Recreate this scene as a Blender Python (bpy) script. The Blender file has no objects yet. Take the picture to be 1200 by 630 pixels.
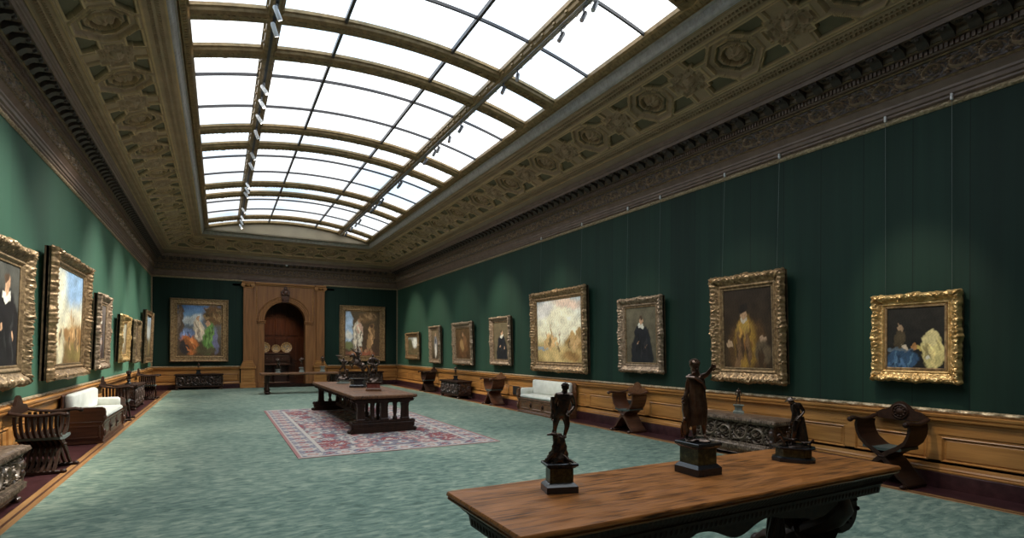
import bpy, bmesh, math, random
import numpy as np
from mathutils import Vector, Matrix
C = bpy.context.scene.collection
SC = bpy.context.scene
PI = math.pi
# ------------------------------------------------------------------ camera, world, exposure
CAM_H, YAW, ROLL, FPX, HORIZON = 1.71, 0.4977, 0.0034, 630.46, 410.8
cd = bpy.data.cameras.new('camera'); cam = bpy.data.objects.new('camera', cd); C.objects.link(cam)
cd.sensor_width = 36; cd.lens = FPX/1200*36; cd.shift_y = (HORIZON-315)/1200; cd.clip_start = .02
cam.matrix_world = Matrix.Translation((0, 0, CAM_H)) @ Matrix.Rotation(-YAW, 4, 'Z') @ Matrix.Rotation(PI/2, 4, 'X') @ Matrix.Rotation(ROLL, 4, 'Z')
SC.camera = cam
w = bpy.data.worlds.new('world'); SC.world = w; w.use_nodes = True
w.node_tree.nodes['Background'].inputs[0].default_value = (.55, .7, .9, 1); w.node_tree.nodes['Background'].inputs[1].default_value = .4
SC.view_settings.view_transform = 'Standard'; SC.view_settings.look = 'None'; SC.view_settings.gamma = 1
SC.view_settings.use_curve_mapping = False
SC.view_settings.exposure = 0.12
SKY = 4.3          # radiance of the daylit glass, seen square on
SPOT_R, SPOT_L, SPOT_E = 640, 3000, 460
# room limits (metres, camera stands at x=0, y=0)
XL, XR, Y0, YD = -2.553, 8.053, -2.1, 27.22
XC = (XL+XR)/2
rng = np.random.default_rng(7)

# ------------------------------------------------------------------ materials
MATS = {}
def nd(nt, t, **k):
    n = nt.nodes.new(t)
    for a, b in k.items():
        if isinstance(a, str) and hasattr(n, a): setattr(n, a, b)
    return n
def mat(name, col=(.5,.5,.5), rough=.5, metal=0, col2=None, scale=8, stretch=(1,1,1), bump=0, bscale=None, detail=6, lo=.35, hi=.65, sheen=0, spec=.5, coat=0, kind='noise', sheen_tint=None, attr=None, rough2=None, sheen_rough=.4):
    if name in MATS: return MATS[name]
    m = bpy.data.materials.new(name); m.use_nodes = True; nt = m.node_tree
    b = nt.nodes['Principled BSDF']
    b.inputs['Base Color'].default_value = (*col, 1); b.inputs['Roughness'].default_value = rough
    b.inputs['Metallic'].default_value = metal; b.inputs['Specular IOR Level'].default_value = spec
    b.inputs['Sheen Weight'].default_value = sheen; b.inputs['Sheen Roughness'].default_value = sheen_rough
    if sheen_tint: b.inputs['Sheen Tint'].default_value = (*sheen_tint, 1)
    b.inputs['Coat Weight'].default_value = coat; b.inputs['Coat Roughness'].default_value = .15
    tc = nt.nodes.new('ShaderNodeTexCoord'); mp = nt.nodes.new('ShaderNodeMapping'); mp.inputs['Scale'].default_value = stretch
    nt.links.new(tc.outputs['Object'], mp.inputs[0])
    src = None
    if kind == 'noise':
        tx = nt.nodes.new('ShaderNodeTexNoise'); tx.inputs['Scale'].default_value = scale; tx.inputs['Detail'].default_value = detail
        tx.inputs['Roughness'].default_value = .6
        src = tx.outputs[0]
    elif kind == 'voronoi':
        tx = nt.nodes.new('ShaderNodeTexVoronoi'); tx.inputs['Scale'].default_value = scale; src = tx.outputs[0]
    nt.links.new(mp.outputs[0], tx.inputs['Vector'])
    if col2 is not None:
        r = nt.nodes.new('ShaderNodeValToRGB'); e = r.color_ramp.elements
        e[0].position, e[1].position = lo, hi; e[0].color = (*col, 1); e[1].color = (*col2, 1)
        nt.links.new(src, r.inputs[0]); out = r.outputs[0]
    else: out = None
    if attr:
        at = nt.nodes.new('ShaderNodeAttribute'); at.attribute_name = attr
        if out is None: out = at.outputs['Color']
        else:
            mx = nt.nodes.new('ShaderNodeMix'); mx.data_type = 'RGBA'; mx.blend_type = 'MULTIPLY'; mx.inputs[0].default_value = 1
            nt.links.new(at.outputs['Color'], mx.inputs[6]); nt.links.new(out, mx.inputs[7]); out = mx.outputs[2]
    if out is not None: nt.links.new(out, b.inputs['Base Color'])
    if rough2 is not None:
        mr = nt.nodes.new('ShaderNodeMapRange'); mr.inputs[3].default_value = rough; mr.inputs[4].default_value = rough2
        mr.inputs[1].default_value = lo; mr.inputs[2].default_value = hi
        nt.links.new(src, mr.inputs[0]); nt.links.new(mr.outputs[0], b.inputs['Roughness'])
    if bump:
        if bscale:
            t2 = nt.nodes.new('ShaderNodeTexNoise'); t2.inputs['Scale'].default_value = bscale; t2.inputs['Detail'].default_value = 4
            nt.links.new(mp.outputs[0], t2.inputs['Vector']); s2 = t2.outputs[0]
        else: s2 = src
        bp = nt.nodes.new('ShaderNodeBump'); bp.inputs['Strength'].default_value = bump; bp.inputs['Distance'].default_value = .01
        nt.links.new(s2, bp.inputs['Height']); nt.links.new(bp.outputs[0], b.inputs['Normal'])
    MATS[name] = m; return m

def wood(name, c1, c2, axis, rough=.4, coat=0, f=1, sc=3.0, spec=.5):
    st = [18, 18, 18]; st['xyz'.index(axis)] = 1.2
    return mat(name, c1, rough, col2=c2, scale=sc*f, stretch=tuple(st), detail=5, lo=.3, hi=.7, bump=.05, coat=coat, spec=spec)

OAK1, OAK2 = (.27,.108,.025), (.53,.25,.068)
M_oak_x = wood('oak panelling grain along x', OAK1, OAK2, 'x', .38, .15, .25)
M_oak_y = wood('oak panelling grain along y', OAK1, OAK2, 'y', .38, .15, .25)
M_oak_z = wood('oak upright grain', (.19,.075,.022), (.36,.155,.048), 'z', .42, .1, .25)
M_strip = wood('oak floor strip', (.26,.12,.042), (.46,.24,.09), 'y', .4, .2, .25)
M_stripx = wood('oak floor strip across', (.26,.12,.042), (.46,.24,.09), 'x', .4, .2, .25)
M_inlay = mat('dark walnut inlay', (.09,.035,.015), .45)
M_cornice = mat('cornice brown bronze paint', (.15,.098,.074), .42, col2=(.205,.14,.108), scale=5, bump=.05)
M_cornice_gold = mat('worn gilt on cornice', (.12,.08,.045), .42, .3, col2=(.25,.165,.08), scale=14, bump=.15)
M_dark_mod = mat('dark bronze brackets', (.045,.036,.036), .45, col2=(.075,.055,.045), scale=20)
M_cove = mat('painted plaster vault', (.80,.80,.80), .6, col2=(1,1,1), scale=3, bump=.1, bscale=60, attr='paint')
M_cove_plain = mat('olive drab plaster', (.27,.22,.145), .5, col2=(.32,.265,.175), scale=2)
M_grey_mould = mat('silvered grey moulding', (.30,.28,.25), .4, col2=(.42,.40,.36), scale=10, bump=.1)
M_bronze_rib = mat('gilt bronze skylight frame', (.21,.14,.065), .36, .4, col2=(.36,.25,.12), scale=9, bump=.2, bscale=50)
M_bar = mat('dark glazing bar', (.05,.045,.05), .4)
M_gilt = mat('antique gilt', (.17,.105,.055), .36, .55, col2=(.50,.33,.17), scale=16, bump=.3, bscale=70)
M_gilt_bright = mat('bright gilt', (.46,.29,.11), .32, .6, col2=(.88,.60,.27), scale=14, bump=.25, bscale=70)
M_gilt_silver = mat('aged pale gilt', (.19,.13,.085), .36, .5, col2=(.52,.38,.26), scale=16, bump=.3, bscale=70)
M_gilt_dull = mat('dull brown gilt', (.13,.085,.045), .42, .5, col2=(.34,.24,.13), scale=16, bump=.3, bscale=70)
M_frame_side = mat('dark frame side', (.07,.045,.025), .6, col2=(.16,.10,.05), scale=12)
M_rail_gilt = mat('silver gilt strip', (.22,.16,.09), .38, .4, col2=(.50,.39,.25), scale=30, bump=.3, bscale=90)
M_marble = mat('dark red marble', (.030,.010,.011), .30, col2=(.085,.032,.034), scale=7, detail=14, lo=.35, hi=.75, spec=.4)
M_walnut = wood('dark carved walnut', (.015,.0065,.004), (.040,.017,.009), 'y', .5, 0, .4, spec=.2)
M_walnut_z = wood('dark carved walnut upright', (.016,.0072,.0045), (.044,.019,.010), 'z', .46, .03, .4, spec=.25)
M_relief_two = mat('carved wood with gilded ornament and painted shade', (.85,.85,.85), .36, .15, col2=(1,1,1), scale=16, attr='paint')  # painted ground darker than ornament, stands in for shade in the underlit carving
M_frieze = mat('painted frieze', (.85,.85,.85), .42, .1, col2=(1,1,1), scale=12, attr='paint')
M_relief = mat('carved walnut relief', (.030,.014,.010), .34, col2=(.085,.042,.026), scale=14, coat=.2)
M_relief_gilt = mat('carved walnut parcel gilt with painted sheen', (.07,.042,.028), .33, .15, col2=(.30,.21,.145), scale=16, coat=.1)  # pale tone also carries the bright reflection on the lid gadroons
M_mahog = wood('reddish brown walnut', (.045,.016,.009), (.11,.042,.020), 'y', .34, .3, .35)
M_mahog_warm = wood('warm brown walnut', (.085,.035,.015), (.19,.083,.036), 'y', .36, .2, .35)
M_black = mat('black marble', (.012,.012,.013), .22, col2=(.02,.02,.022), scale=6)
M_green_marble = mat('verde antico marble', (.016,.024,.010), .28, col2=(.13,.135,.055), scale=34, detail=8, lo=.45, hi=.78)
M_greystone = mat('grey green stone', (.13,.15,.13), .5, col2=(.24,.26,.22), scale=18)
M_redmarble = mat('red jasper', (.12,.028,.02), .3, col2=(.24,.07,.05), scale=18)
M_bronze = mat('dark patinated bronze', (.035,.022,.017), .25, .8, col2=(.15,.105,.08), scale=10, bump=.25, bscale=40)
M_bronze_brown = mat('brown patinated bronze', (.06,.030,.019), .28, .75, col2=(.20,.12,.08), scale=10, bump=.25, bscale=40)
M_cream = mat('cream silk upholstery', (.62,.63,.56), .6, col2=(.74,.75,.68), scale=5, sheen=.3, bump=.1, bscale=90)
M_green_cushion = mat('faded green velvet', (.035,.05,.042), .85, col2=(.07,.09,.08), scale=12, sheen=.1)
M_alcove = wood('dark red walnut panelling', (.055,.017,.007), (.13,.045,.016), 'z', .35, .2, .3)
M_white_metal = mat('white enamel metal', (.75,.75,.75), .3)
M_alu = mat('brushed aluminium', (.5,.5,.52), .3, .8)
M_steel = mat('dark grey metal', (.06,.06,.065), .4, .3)
M_wire = mat('thin steel wire', (.14,.17,.16), .4, .5)
M_plate = mat('painted maiolica', (.9,.9,.9), .25, attr='paint', col2=(1,1,1))
M_canvas = mat('oil painting surface', (.93,.93,.93), .55, attr='paint', col2=(1,1,1), scale=30, bump=.08, bscale=60, spec=.25)
M_grille = mat('blackened grille', (.02,.022,.025), .5)

def carpet_material():
    m = bpy.data.materials.new('sea green velvet carpet'); m.use_nodes = True; nt = m.node_tree; b = nt.nodes['Principled BSDF']
    tc = nt.nodes.new('ShaderNodeTexCoord')
    def noise(stretch, rot, sc, det):
        mp = nt.nodes.new('ShaderNodeMapping'); mp.inputs['Scale'].default_value = stretch; mp.inputs['Rotation'].default_value = (0,0,rot)
        nt.links.new(tc.outputs['Object'], mp.inputs[0])
        n = nt.nodes.new('ShaderNodeTexNoise'); n.inputs['Scale'].default_value = sc; n.inputs['Detail'].default_value = det; n.inputs['Roughness'].default_value = .62
        n.inputs['Distortion'].default_value = .6
        nt.links.new(mp.outputs[0], n.inputs['Vector']); return n.outputs[0]
    a = noise((1.3, 2.9, 1), -.2, 4.2, 15); c = noise((.35,.35,1), 0, 1.0, 3)
    ad = nt.nodes.new('ShaderNodeMath'); ad.operation = 'MULTIPLY_ADD'; ad.inputs[1].default_value = .45
    nt.links.new(c, ad.inputs[0]); nt.links.new(a, ad.inputs[2])
    r = nt.nodes.new('ShaderNodeValToRGB'); e = r.color_ramp.elements
    e[0].position, e[1].position = .50, .92
    e[0].color = (.050,.088,.068,1); e[1].color = (.33,.37,.27,1)
    k = r.color_ramp.elements.new(.70); k.color = (.140,.205,.158,1)
    nt.links.new(ad.outputs[0], r.inputs[0]); nt.links.new(r.outputs[0], b.inputs['Base Color'])
    b.inputs['Roughness'].default_value = .9; b.inputs['Sheen Weight'].default_value = .12; b.inputs['Specular IOR Level'].default_value = .15
    bp = nt.nodes.new('ShaderNodeBump'); bp.inputs['Strength'].default_value = .25; bp.inputs['Distance'].default_value = .01
    nt.links.new(a, bp.inputs['Height']); nt.links.new(bp.outputs[0], b.inputs['Normal'])
    return m
M_carpet = carpet_material()

def fabric_material(name, axis, c1, c2):
    """green silk wall hanging: vertical strips with slightly different tone, faint weave"""
    m = bpy.data.materials.new(name); m.use_nodes = True; nt = m.node_tree; b = nt.nodes['Principled BSDF']
    tc = nt.nodes.new('ShaderNodeTexCoord'); mp = nt.nodes.new('ShaderNodeMapping')
    st = [1.3, 1.3, .05]; mp.inputs['Scale'].default_value = st
    nt.links.new(tc.outputs['Object'], mp.inputs[0])
    n = nt.nodes.new('ShaderNodeTexNoise'); n.inputs['Scale'].default_value = 2.2; n.inputs['Detail'].default_value = 7; n.inputs['Roughness'].default_value = .7
    nt.links.new(mp.outputs[0], n.inputs['Vector'])
    sp = nt.nodes.new('ShaderNodeSeparateXYZ'); nt.links.new(tc.outputs['Object'], sp.inputs[0])
    wn = nt.nodes.new('ShaderNodeTexWhiteNoise'); wn.noise_dimensions = '1D'
    fl = nt.nodes.new('ShaderNodeMath'); fl.operation = 'FLOOR'; dv = nt.nodes.new('ShaderNodeMath'); dv.operation = 'DIVIDE'; dv.inputs[1].default_value = .62
    nt.links.new(sp.outputs[axis], dv.inputs[0]); nt.links.new(dv.outputs[0], fl.inputs[0]); nt.links.new(fl.outputs[0], wn.inputs['W'])
    fr = nt.nodes.new('ShaderNodeMath'); fr.operation = 'FRACT'; nt.links.new(dv.outputs[0], fr.inputs[0])
    lt = nt.nodes.new('ShaderNodeMath'); lt.operation = 'LESS_THAN'; lt.inputs[1].default_value = .02; nt.links.new(fr.outputs[0], lt.inputs[0])
    ma = nt.nodes.new('ShaderNodeMath'); ma.operation = 'MULTIPLY_ADD'; ma.inputs[1].default_value = .22
    nt.links.new(wn.outputs[0], ma.inputs[0]); nt.links.new(n.outputs[0], ma.inputs[2])
    r = nt.nodes.new('ShaderNodeValToRGB'); e = r.color_ramp.elements
    e[0].position, e[1].position = .35, .85; e[0].color = (*c1, 1); e[1].color = (*c2, 1)
    nt.links.new(ma.outputs[0], r.inputs[0])
    mx = nt.nodes.new('ShaderNodeMix'); mx.data_type = 'RGBA'; nt.links.new(lt.outputs[0], mx.inputs[0])
    nt.links.new(r.outputs[0], mx.inputs[6]); mx.inputs[7].default_value = (*[c*.6 for c in c1], 1)
    nt.links.new(mx.outputs[2], b.inputs['Base Color'])
    b.inputs['Roughness'].default_value = .62; b.inputs['Sheen Weight'].default_value = .85; b.inputs['Sheen Roughness'].default_value = .34
    b.inputs['Sheen Tint'].default_value = (.24,.56,.38,1); b.inputs['Specular IOR Level'].default_value = .28
    bp = nt.nodes.new('ShaderNodeBump'); bp.inputs['Strength'].default_value = .12; bp.inputs['Distance'].default_value = .01
    nt.links.new(n.outputs[0], bp.inputs['Height']); nt.links.new(bp.outputs[0], b.inputs['Normal'])
    return m
FAB1, FAB2 = (.0035,.016,.010), (.0085,.034,.021)
M_fab_y = fabric_material('green silk on long walls', 1, FAB1, FAB2)
M_fab_x = fabric_material('green silk on end walls', 0, FAB1, FAB2)

def glass_material():
    m = bpy.data.materials.new('daylit frosted glass'); m.use_nodes = True; nt = m.node_tree
    nt.nodes.remove(nt.nodes['Principled BSDF'])
    em = nt.nodes.new('ShaderNodeEmission'); tc = nt.nodes.new('ShaderNodeTexCoord'); n = nt.nodes.new('ShaderNodeTexNoise')
    n.inputs['Scale'].default_value = .35; n.inputs['Detail'].default_value = 3
    nt.links.new(tc.outputs['Object'], n.inputs['Vector'])
    r = nt.nodes.new('ShaderNodeValToRGB'); e = r.color_ramp.elements
    e[0].position, e[1].position = .38, .56; e[0].color = (.56,.70,.84,1); e[1].color = (.94,.98,1,1)
    nt.links.new(n.outputs[0], r.inputs[0]); nt.links.new(r.outputs[0], em.inputs[0]); 
    # frosted laylight glass scatters mostly straight through: radiance falls off towards grazing angles
    gm = nt.nodes.new('ShaderNodeNewGeometry'); dt = nt.nodes.new('ShaderNodeVectorMath'); dt.operation = 'DOT_PRODUCT'
    nt.links.new(gm.outputs['Normal'], dt.inputs[0]); nt.links.new(gm.outputs['Incoming'], dt.inputs[1])
    ab = nt.nodes.new('ShaderNodeMath'); ab.operation = 'ABSOLUTE'; nt.links.new(dt.outputs['Value'], ab.inputs[0])
    ml = nt.nodes.new('ShaderNodeMath'); ml.operation = 'MULTIPLY_ADD'; ml.inputs[1].default_value = SKY*.94; ml.inputs[2].default_value = SKY*.06
    nt.links.new(ab.outputs[0], ml.inputs[0]); nt.links.new(ml.outputs[0], em.inputs[1])
    nt.links.new(em.outputs[0], nt.nodes['Material Output'].inputs[0])
    return m
M_glass = glass_material()
def emit(name, col, s):
    m = bpy.data.materials.new(name); m.use_nodes = True; b = m.node_tree.nodes['Principled BSDF']
    b.inputs['Emission Color'].default_value = (*col, 1); b.inputs['Emission Strength'].default_value = s; return m
M_lens = emit('lit lamp lens', (1,.95,.85), 6)

# ------------------------------------------------------------------ mesh helpers
class MB:
    def __init__(s): s.v = []; s.f = []; s.n = 0; s.col = []
    def add(s, V, F, col=None):
        V = np.asarray(V, float).reshape(-1, 3); s.v.append(V)
        s.f += [tuple(i+s.n for i in f) for f in F]; s.n += len(V)
        s.col.append(np.ones((len(V), 3)) if col is None else np.asarray(col, float).reshape(-1, 3)*np.ones((len(V), 3)))
        return s
    def grid(s, P, col=None, flip=False):
        n, m = P.shape[:2]; i, j = np.meshgrid(np.arange(n-1), np.arange(m-1), indexing='ij')
        a = (i*m+j).ravel(); q = np.stack([a, a+1, a+m+1, a+m], 1)
        if flip: q = q[:, ::-1]
        V = P.reshape(-1, 3); s.v.append(V); s.f += [tuple(x) for x in (q+s.n).tolist()]; s.n += len(V)
        s.col.append(np.ones((len(V), 3)) if col is None else col.reshape(-1, 3)); return s
    def box(s, x0, x1, y0, y1, z0, z1, bev=0):
        if bev:
            b = min(bev, (x1-x0)*.45, (y1-y0)*.45, (z1-z0)*.45); V = []
            for X, Y, Z in [(x, y, z) for x in (0,1) for y in (0,1) for z in (0,1)]:
                sx, sy, sz = (1-2*X)*b, (1-2*Y)*b, (1-2*Z)*b; x, y, z = (x0,x1)[X], (y0,y1)[Y], (z0,z1)[Z]
                V += [(x, y+sy, z+sz), (x+sx, y, z+sz), (x+sx, y+sy, z)]
            I = lambda X, Y, Z, k: (X*4+Y*2+Z)*3+k
            F = []
            for X in (0,1): F.append([I(X,0,0,0), I(X,1,0,0), I(X,1,1,0), I(X,0,1,0)][::(1 if X else -1)])
            for Y in (0,1): F.append([I(0,Y,0,1), I(1,Y,0,1), I(1,Y,1,1), I(0,Y,1,1)][::(-1 if Y else 1)])
            for Z in (0,1): F.append([I(0,0,Z,2), I(1,0,Z,2), I(1,1,Z,2), I(0,1,Z,2)][::(1 if Z else -1)])
            for A in (0,1):
                for B in (0,1):
                    F.append([I(A,B,0,0), I(A,B,1,0), I(A,B,1,1), I(A,B,0,1)]); F.append([I(A,0,B,0), I(A,1,B,0), I(A,1,B,2), I(A,0,B,2)]); F.append([I(0,A,B,1), I(1,A,B,1), I(1,A,B,2), I(0,A,B,2)])
                    for D in (0,1): F.append([I(A,B,D,0), I(A,B,D,1), I(A,B,D,2)])
            return s.add(V, F)
        V = [(x0,y0,z0),(x1,y0,z0),(x1,y1,z0),(x0,y1,z0),(x0,y0,z1),(x1,y0,z1),(x1,y1,z1),(x0,y1,z1)]
        return s.add(V, [(3,2,1,0),(4,5,6,7),(0,1,5,4),(1,2,6,5),(2,3,7,6),(3,0,4,7)])
    def tube(s, pts, r, k=8, cap=True, flat=(1,1)):
        pts = [Vector(p) for p in pts]; n = len(pts)
        rs = [r]*n if np.isscalar(r) else list(r); V = []
        up = None
        for i, p in enumerate(pts):
            t = (pts[min(i+1, n-1)]-pts[max(i-1, 0)]).normalized()
            if up is None: up = Vector((0,0,1)) if abs(t.z) < .9 else Vector((0,1,0))
            u = t.cross(up); u = u.normalized() if u.length > 1e-6 else t.orthogonal().normalized(); up = u.cross(t).normalized()
            for j in range(k):
                a = 2*PI*j/k; V.append(p+(u*math.cos(a)*flat[0]+up*math.sin(a)*flat[1])*rs[i])
        F = [(i*k+j, i*k+(j+1)%k, (i+1)*k+(j+1)%k, (i+1)*k+j) for i in range(n-1) for j in range(k)]
        if cap: F += [tuple(range(k))[::-1], tuple((n-1)*k+j for j in range(k))]
        return s.add([tuple(v) for v in V], F)
    def lathe(s, prof, c=(0,0,0), k=20, sx=1, sy=1, rot=0, tf=None):
        V = [(c[0]+r*math.cos(2*PI*j/k+rot)*sx, c[1]+r*math.sin(2*PI*j/k+rot)*sy, c[2]+z) for r, z in prof for j in range(k)]
        if tf: V = [tf(v) for v in V]
        n = len(prof); F = [(i*k+j, i*k+(j+1)%k, (i+1)*k+(j+1)%k, (i+1)*k+j) for i in range(n-1) for j in range(k)]
        F += [tuple(range(k))[::-1], tuple((n-1)*k+j for j in range(k))]
        return s.add(V, F)
    def prism(s, poly, d0, d1, axes='xzy'):
        """polygon in the first two axes, extruded along the third"""
        A = ['xyz'.index(c) for c in axes]; n = len(poly); V = []
        for d in (d0, d1):
            for p in poly:
                q = [0,0,0]; q[A[0]], q[A[1]], q[A[2]] = p[0], p[1], d; V.append(q)
        return s.add(V, [tuple(range(n))[::-1], tuple(range(n, 2*n))]+[(i, (i+1)%n, n+(i+1)%n, n+i) for i in range(n)])
    def ball(s, c, r, k=10, sc=(1,1,1)):
        P = np.zeros((k+1, k*2+1, 3))
        for i in range(k+1):
            for j in range(k*2+1):
                a, b = PI*i/k, PI*j/k; P[i, j] = (c[0]+r*sc[0]*math.sin(a)*math.cos(b), c[1]+r*sc[1]*math.sin(a)*math.sin(b), c[2]+r*sc[2]*math.cos(a))
        return s.grid(P)
    def build(s, name, m, parent=None, smooth=True, label=None, flat_angle=40, xf=None):
        V = np.concatenate(s.v) if s.v else np.zeros((0, 3))
        if xf is not None: V = V@np.array(xf.to_3x3()).T+np.array(xf.translation)
        me = bpy.data.meshes.new(name); me.from_pydata(V.tolist(), [], s.f)
        col = np.concatenate(s.col)
        at = me.color_attributes.new('paint', 'FLOAT_COLOR', 'POINT')
        at.data.foreach_set('color', np.concatenate([col, np.ones((len(col), 1))], 1).astype(np.float32).ravel())
        ms = m if isinstance(m, (list, tuple)) else [m]
        for x in ms: me.materials.append(x)
        bm = bmesh.new(); bm.from_mesh(me); bmesh.ops.recalc_face_normals(bm, faces=bm.faces)
        for f in bm.faces: f.smooth = smooth
        if smooth:
            for e in bm.edges:
                if len(e.link_faces) == 2 and e.calc_face_angle(0) > math.radians(flat_angle): e.smooth = False
        bm.to_mesh(me); bm.free(); me.update()
        o = bpy.data.objects.new(name, me); C.objects.link(o)
        if parent: o.parent = parent
        if label: o['label'] = label
        return o
def thing(name, label, cat, loc=(0,0,0), rz=0, group=None, rx=0):
    o = bpy.data.objects.new(name, None); C.objects.link(o); o.empty_display_size = .1
    o.location = loc; o.rotation_euler = (rx, 0, rz); o['label'] = label; o['category'] = cat
    if group: o['group'] = group
    return o
def tag(o, label, cat, group=None):
    o['label'] = label; o['category'] = cat
    if group: o['group'] = group
    return o
def struct(o, label=None):
    o['kind'] = 'structure'
    if label: o['label'] = label
    return o
def sempty(name):
    o = bpy.data.objects.new(name, None); C.objects.link(o); o['kind'] = 'structure'; return o
def dup(root, loc, rz, label, group=None):
    r = root.copy(); C.objects.link(r); r.location = loc; r.rotation_euler = (0, 0, rz); r['label'] = label
    if group: r['group'] = group
    for ch in list(root.children):
        c = ch.copy(); C.objects.link(c); c.parent = r
        for g in list(ch.children):
            d = g.copy(); C.objects.link(d); d.parent = c
    return r

# ------------------------------------------------------------------ ornament height fields
def foliage(u, v, L=.5, lobes=9, tw=5.5):
    """scrolling leaf relief, 0..1; u along the band in metres, v in -1..1 across"""
    i = np.floor(u/L); x = (u-(i+.5)*L)/(L/2); sg = np.where(i % 2 == 0, 1, -1); y = v*sg
    r = np.hypot(x*1.0, y*1.0)+1e-4; th = np.arctan2(y, x)
    wr = (th-tw*.75*np.log(r+.10)+PI) % (2*PI)-PI; wr = wr/PI
    vine = np.exp(-(wr/.26)**2)*np.clip((1.08-r)*6, 0, 1)
    leaf = np.clip(np.cos(lobes*th-2.2*wr*PI+6*r), 0, 1)**.6*np.exp(-((np.abs(wr)-.58)/.30)**2)*np.clip((1.15-r)*5, 0, 1)*.8
    ro = np.clip(1-r/.24, 0, 1)**.5*(.75+.25*np.cos(6*th))
    xe = np.abs(x); ca = np.arctan2(np.abs(v)-.62, xe-1.0); cr = np.hypot((xe-1)*1.1, (np.abs(v)-.62)*1.1)
    corner = np.clip((.52-cr)*4, 0, 1)*np.clip(np.cos(7*ca), 0, 1)**.6*.85
    stem = np.exp(-((v-.5*np.sin(PI*u/L))/.10)**2)*np.clip((r-.75)*4, 0, 1)*.7
    return np.maximum.reduce([vine, leaf, ro, corner, stem])
def two_tone(h, ground, orn, lo=.15, hi=.45):
    k = np.clip((h-lo)/(hi-lo), 0, 1)[..., None]; return np.array(ground)*(1-k)+np.array(orn)*k
def wob(u, seed=0):
    return .5+.5*np.sin(u*23+seed)*np.cos(u*37.7+seed*2.1)

SIDES = {'left': ((XL, 0), (0, 1), (1, 0), Y0, YD), 'right': ((XR, 0), (0, 1), (-1, 0), Y0, YD),
         'back': ((0, YD), (1, 0), (0, -1), XL, XR), 'front': ((0, Y0), (1, 0), (0, 1), XL, XR)}
def run_grid(side, s, prof_a, prof_z, na=None, nz=None, h=None):
    """sweep a section (a = distance from wall, z) along a wall, mitred at both corners"""
    (ox, oy), (dx, dy), (nx, ny), lo, hi = SIDES[side]
    s = np.asarray(s)[:, None]*np.ones((1, len(prof_a))); a = np.asarray(prof_a)[None, :]*np.ones_like(s); z = np.asarray(prof_z)[None, :]*np.ones_like(s)
    if h is not None: a = a+h*na[None, :]; z = z+h*nz[None, :]
    sc = np.clip(s, lo+a, hi-a)
    return np.stack([ox+dx*sc+nx*a, oy+dy*sc+ny*a, z], -1)
def normals2(pa, pz):
    ta, tz = np.gradient(pa), np.gradient(pz); l = np.hypot(ta, tz)+1e-9
    return tz/l, -ta/l
def run_box(mb, side, s0, s1, a0, a1, z0, z1):
    (ox, oy), (dx, dy), (nx, ny), lo, hi = SIDES[side]
    xs = sorted((ox+dx*s0+nx*a0, ox+dx*s1+nx*a1)); ys = sorted((oy+dy*s0+ny*a0, oy+dy*s1+ny*a1))
    mb.box(xs[0], xs[1], ys[0], ys[1], z0, z1)
def lin(side):
    lo, hi = SIDES[side][3:]; return np.array([lo, hi])
def fine(side, ds):
    lo, hi = SIDES[side][3:]; return np.linspace(lo, hi, int((hi-lo)/ds)+1)

# ================================================================== THE ROOM
mb = MB().box(XL-.3, XR+.3, Y0-.3, YD+.3, -.25, 0); struct(mb.build('floor', M_marble, smooth=False))
# oak strip let into the marble round the carpet (two bands and a dark inlay line)
CX0, CX1, CY0, CY1 = -1.75, 7.34, -1.3, 26.72
for nm, (x0, x1, y0, y1), mm in (('trim_1', (CX0-.17, CX0, CY0-.17, CY1+.17), M_strip), ('trim_2', (CX1, CX1+.17, CY0-.17, CY1+.17), M_strip),
                                 ('trim_3', (CX0, CX1, CY1, CY1+.17), M_stripx), ('trim_4', (CX0, CX1, CY0-.17, CY0), M_stripx)):
    o = struct(MB().box(x0, x1, y0, y1, 0, .008).build(nm, mm, smooth=False))
    if x1-x0 < 1: MB().box((x0+x1)/2-.014, (x0+x1)/2+.014, y0, y1, .008, .0095).build('inlay_line', M_inlay, o, False)
    else: MB().box(x0, x1, (y0+y1)/2-.014, (y0+y1)/2+.014, .008, .0095).build('inlay_line', M_inlay, o, False)

ARCH_L, ARCH_R, AZ = 1.80, 3.57, 3.06      # opening of the doorway arch
ACX, AR = (ARCH_L+ARCH_R)/2, (ARCH_R-ARCH_L)/2
def wall_mesh(side, segs, z0, z1, name, m):
    mb = MB()
    for s0, s1 in segs: run_box(mb, side, s0, s1, -.25, 0, z0, z1)
    return struct(mb.build(name, m, smooth=False))
WALLS = {}
for side, nm, m in (('left', 'wall_left', M_fab_y), ('right', 'wall_right', M_fab_y), ('front', 'wall_front', M_fab_x)):
    WALLS[side] = wall_mesh(side, [tuple(lin(side)+np.array([-.25, .25]))], 0, 7.5, nm, m)
WALLS['back'] = wall_mesh('back', [(XL-.25, 1.0), (4.4, XR+.25)], 0, 5.6, 'wall_back', M_fab_x)
mb = MB(); run_box(mb, 'back', .9, 4.5, -.25, -.001, 4.7, 5.6); run_box(mb, 'back', XL-.25, XR+.25, -.25, 0, 5.6, 7.5); mb.build('upper_wall', M_cornice, WALLS['back'], False)

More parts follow.
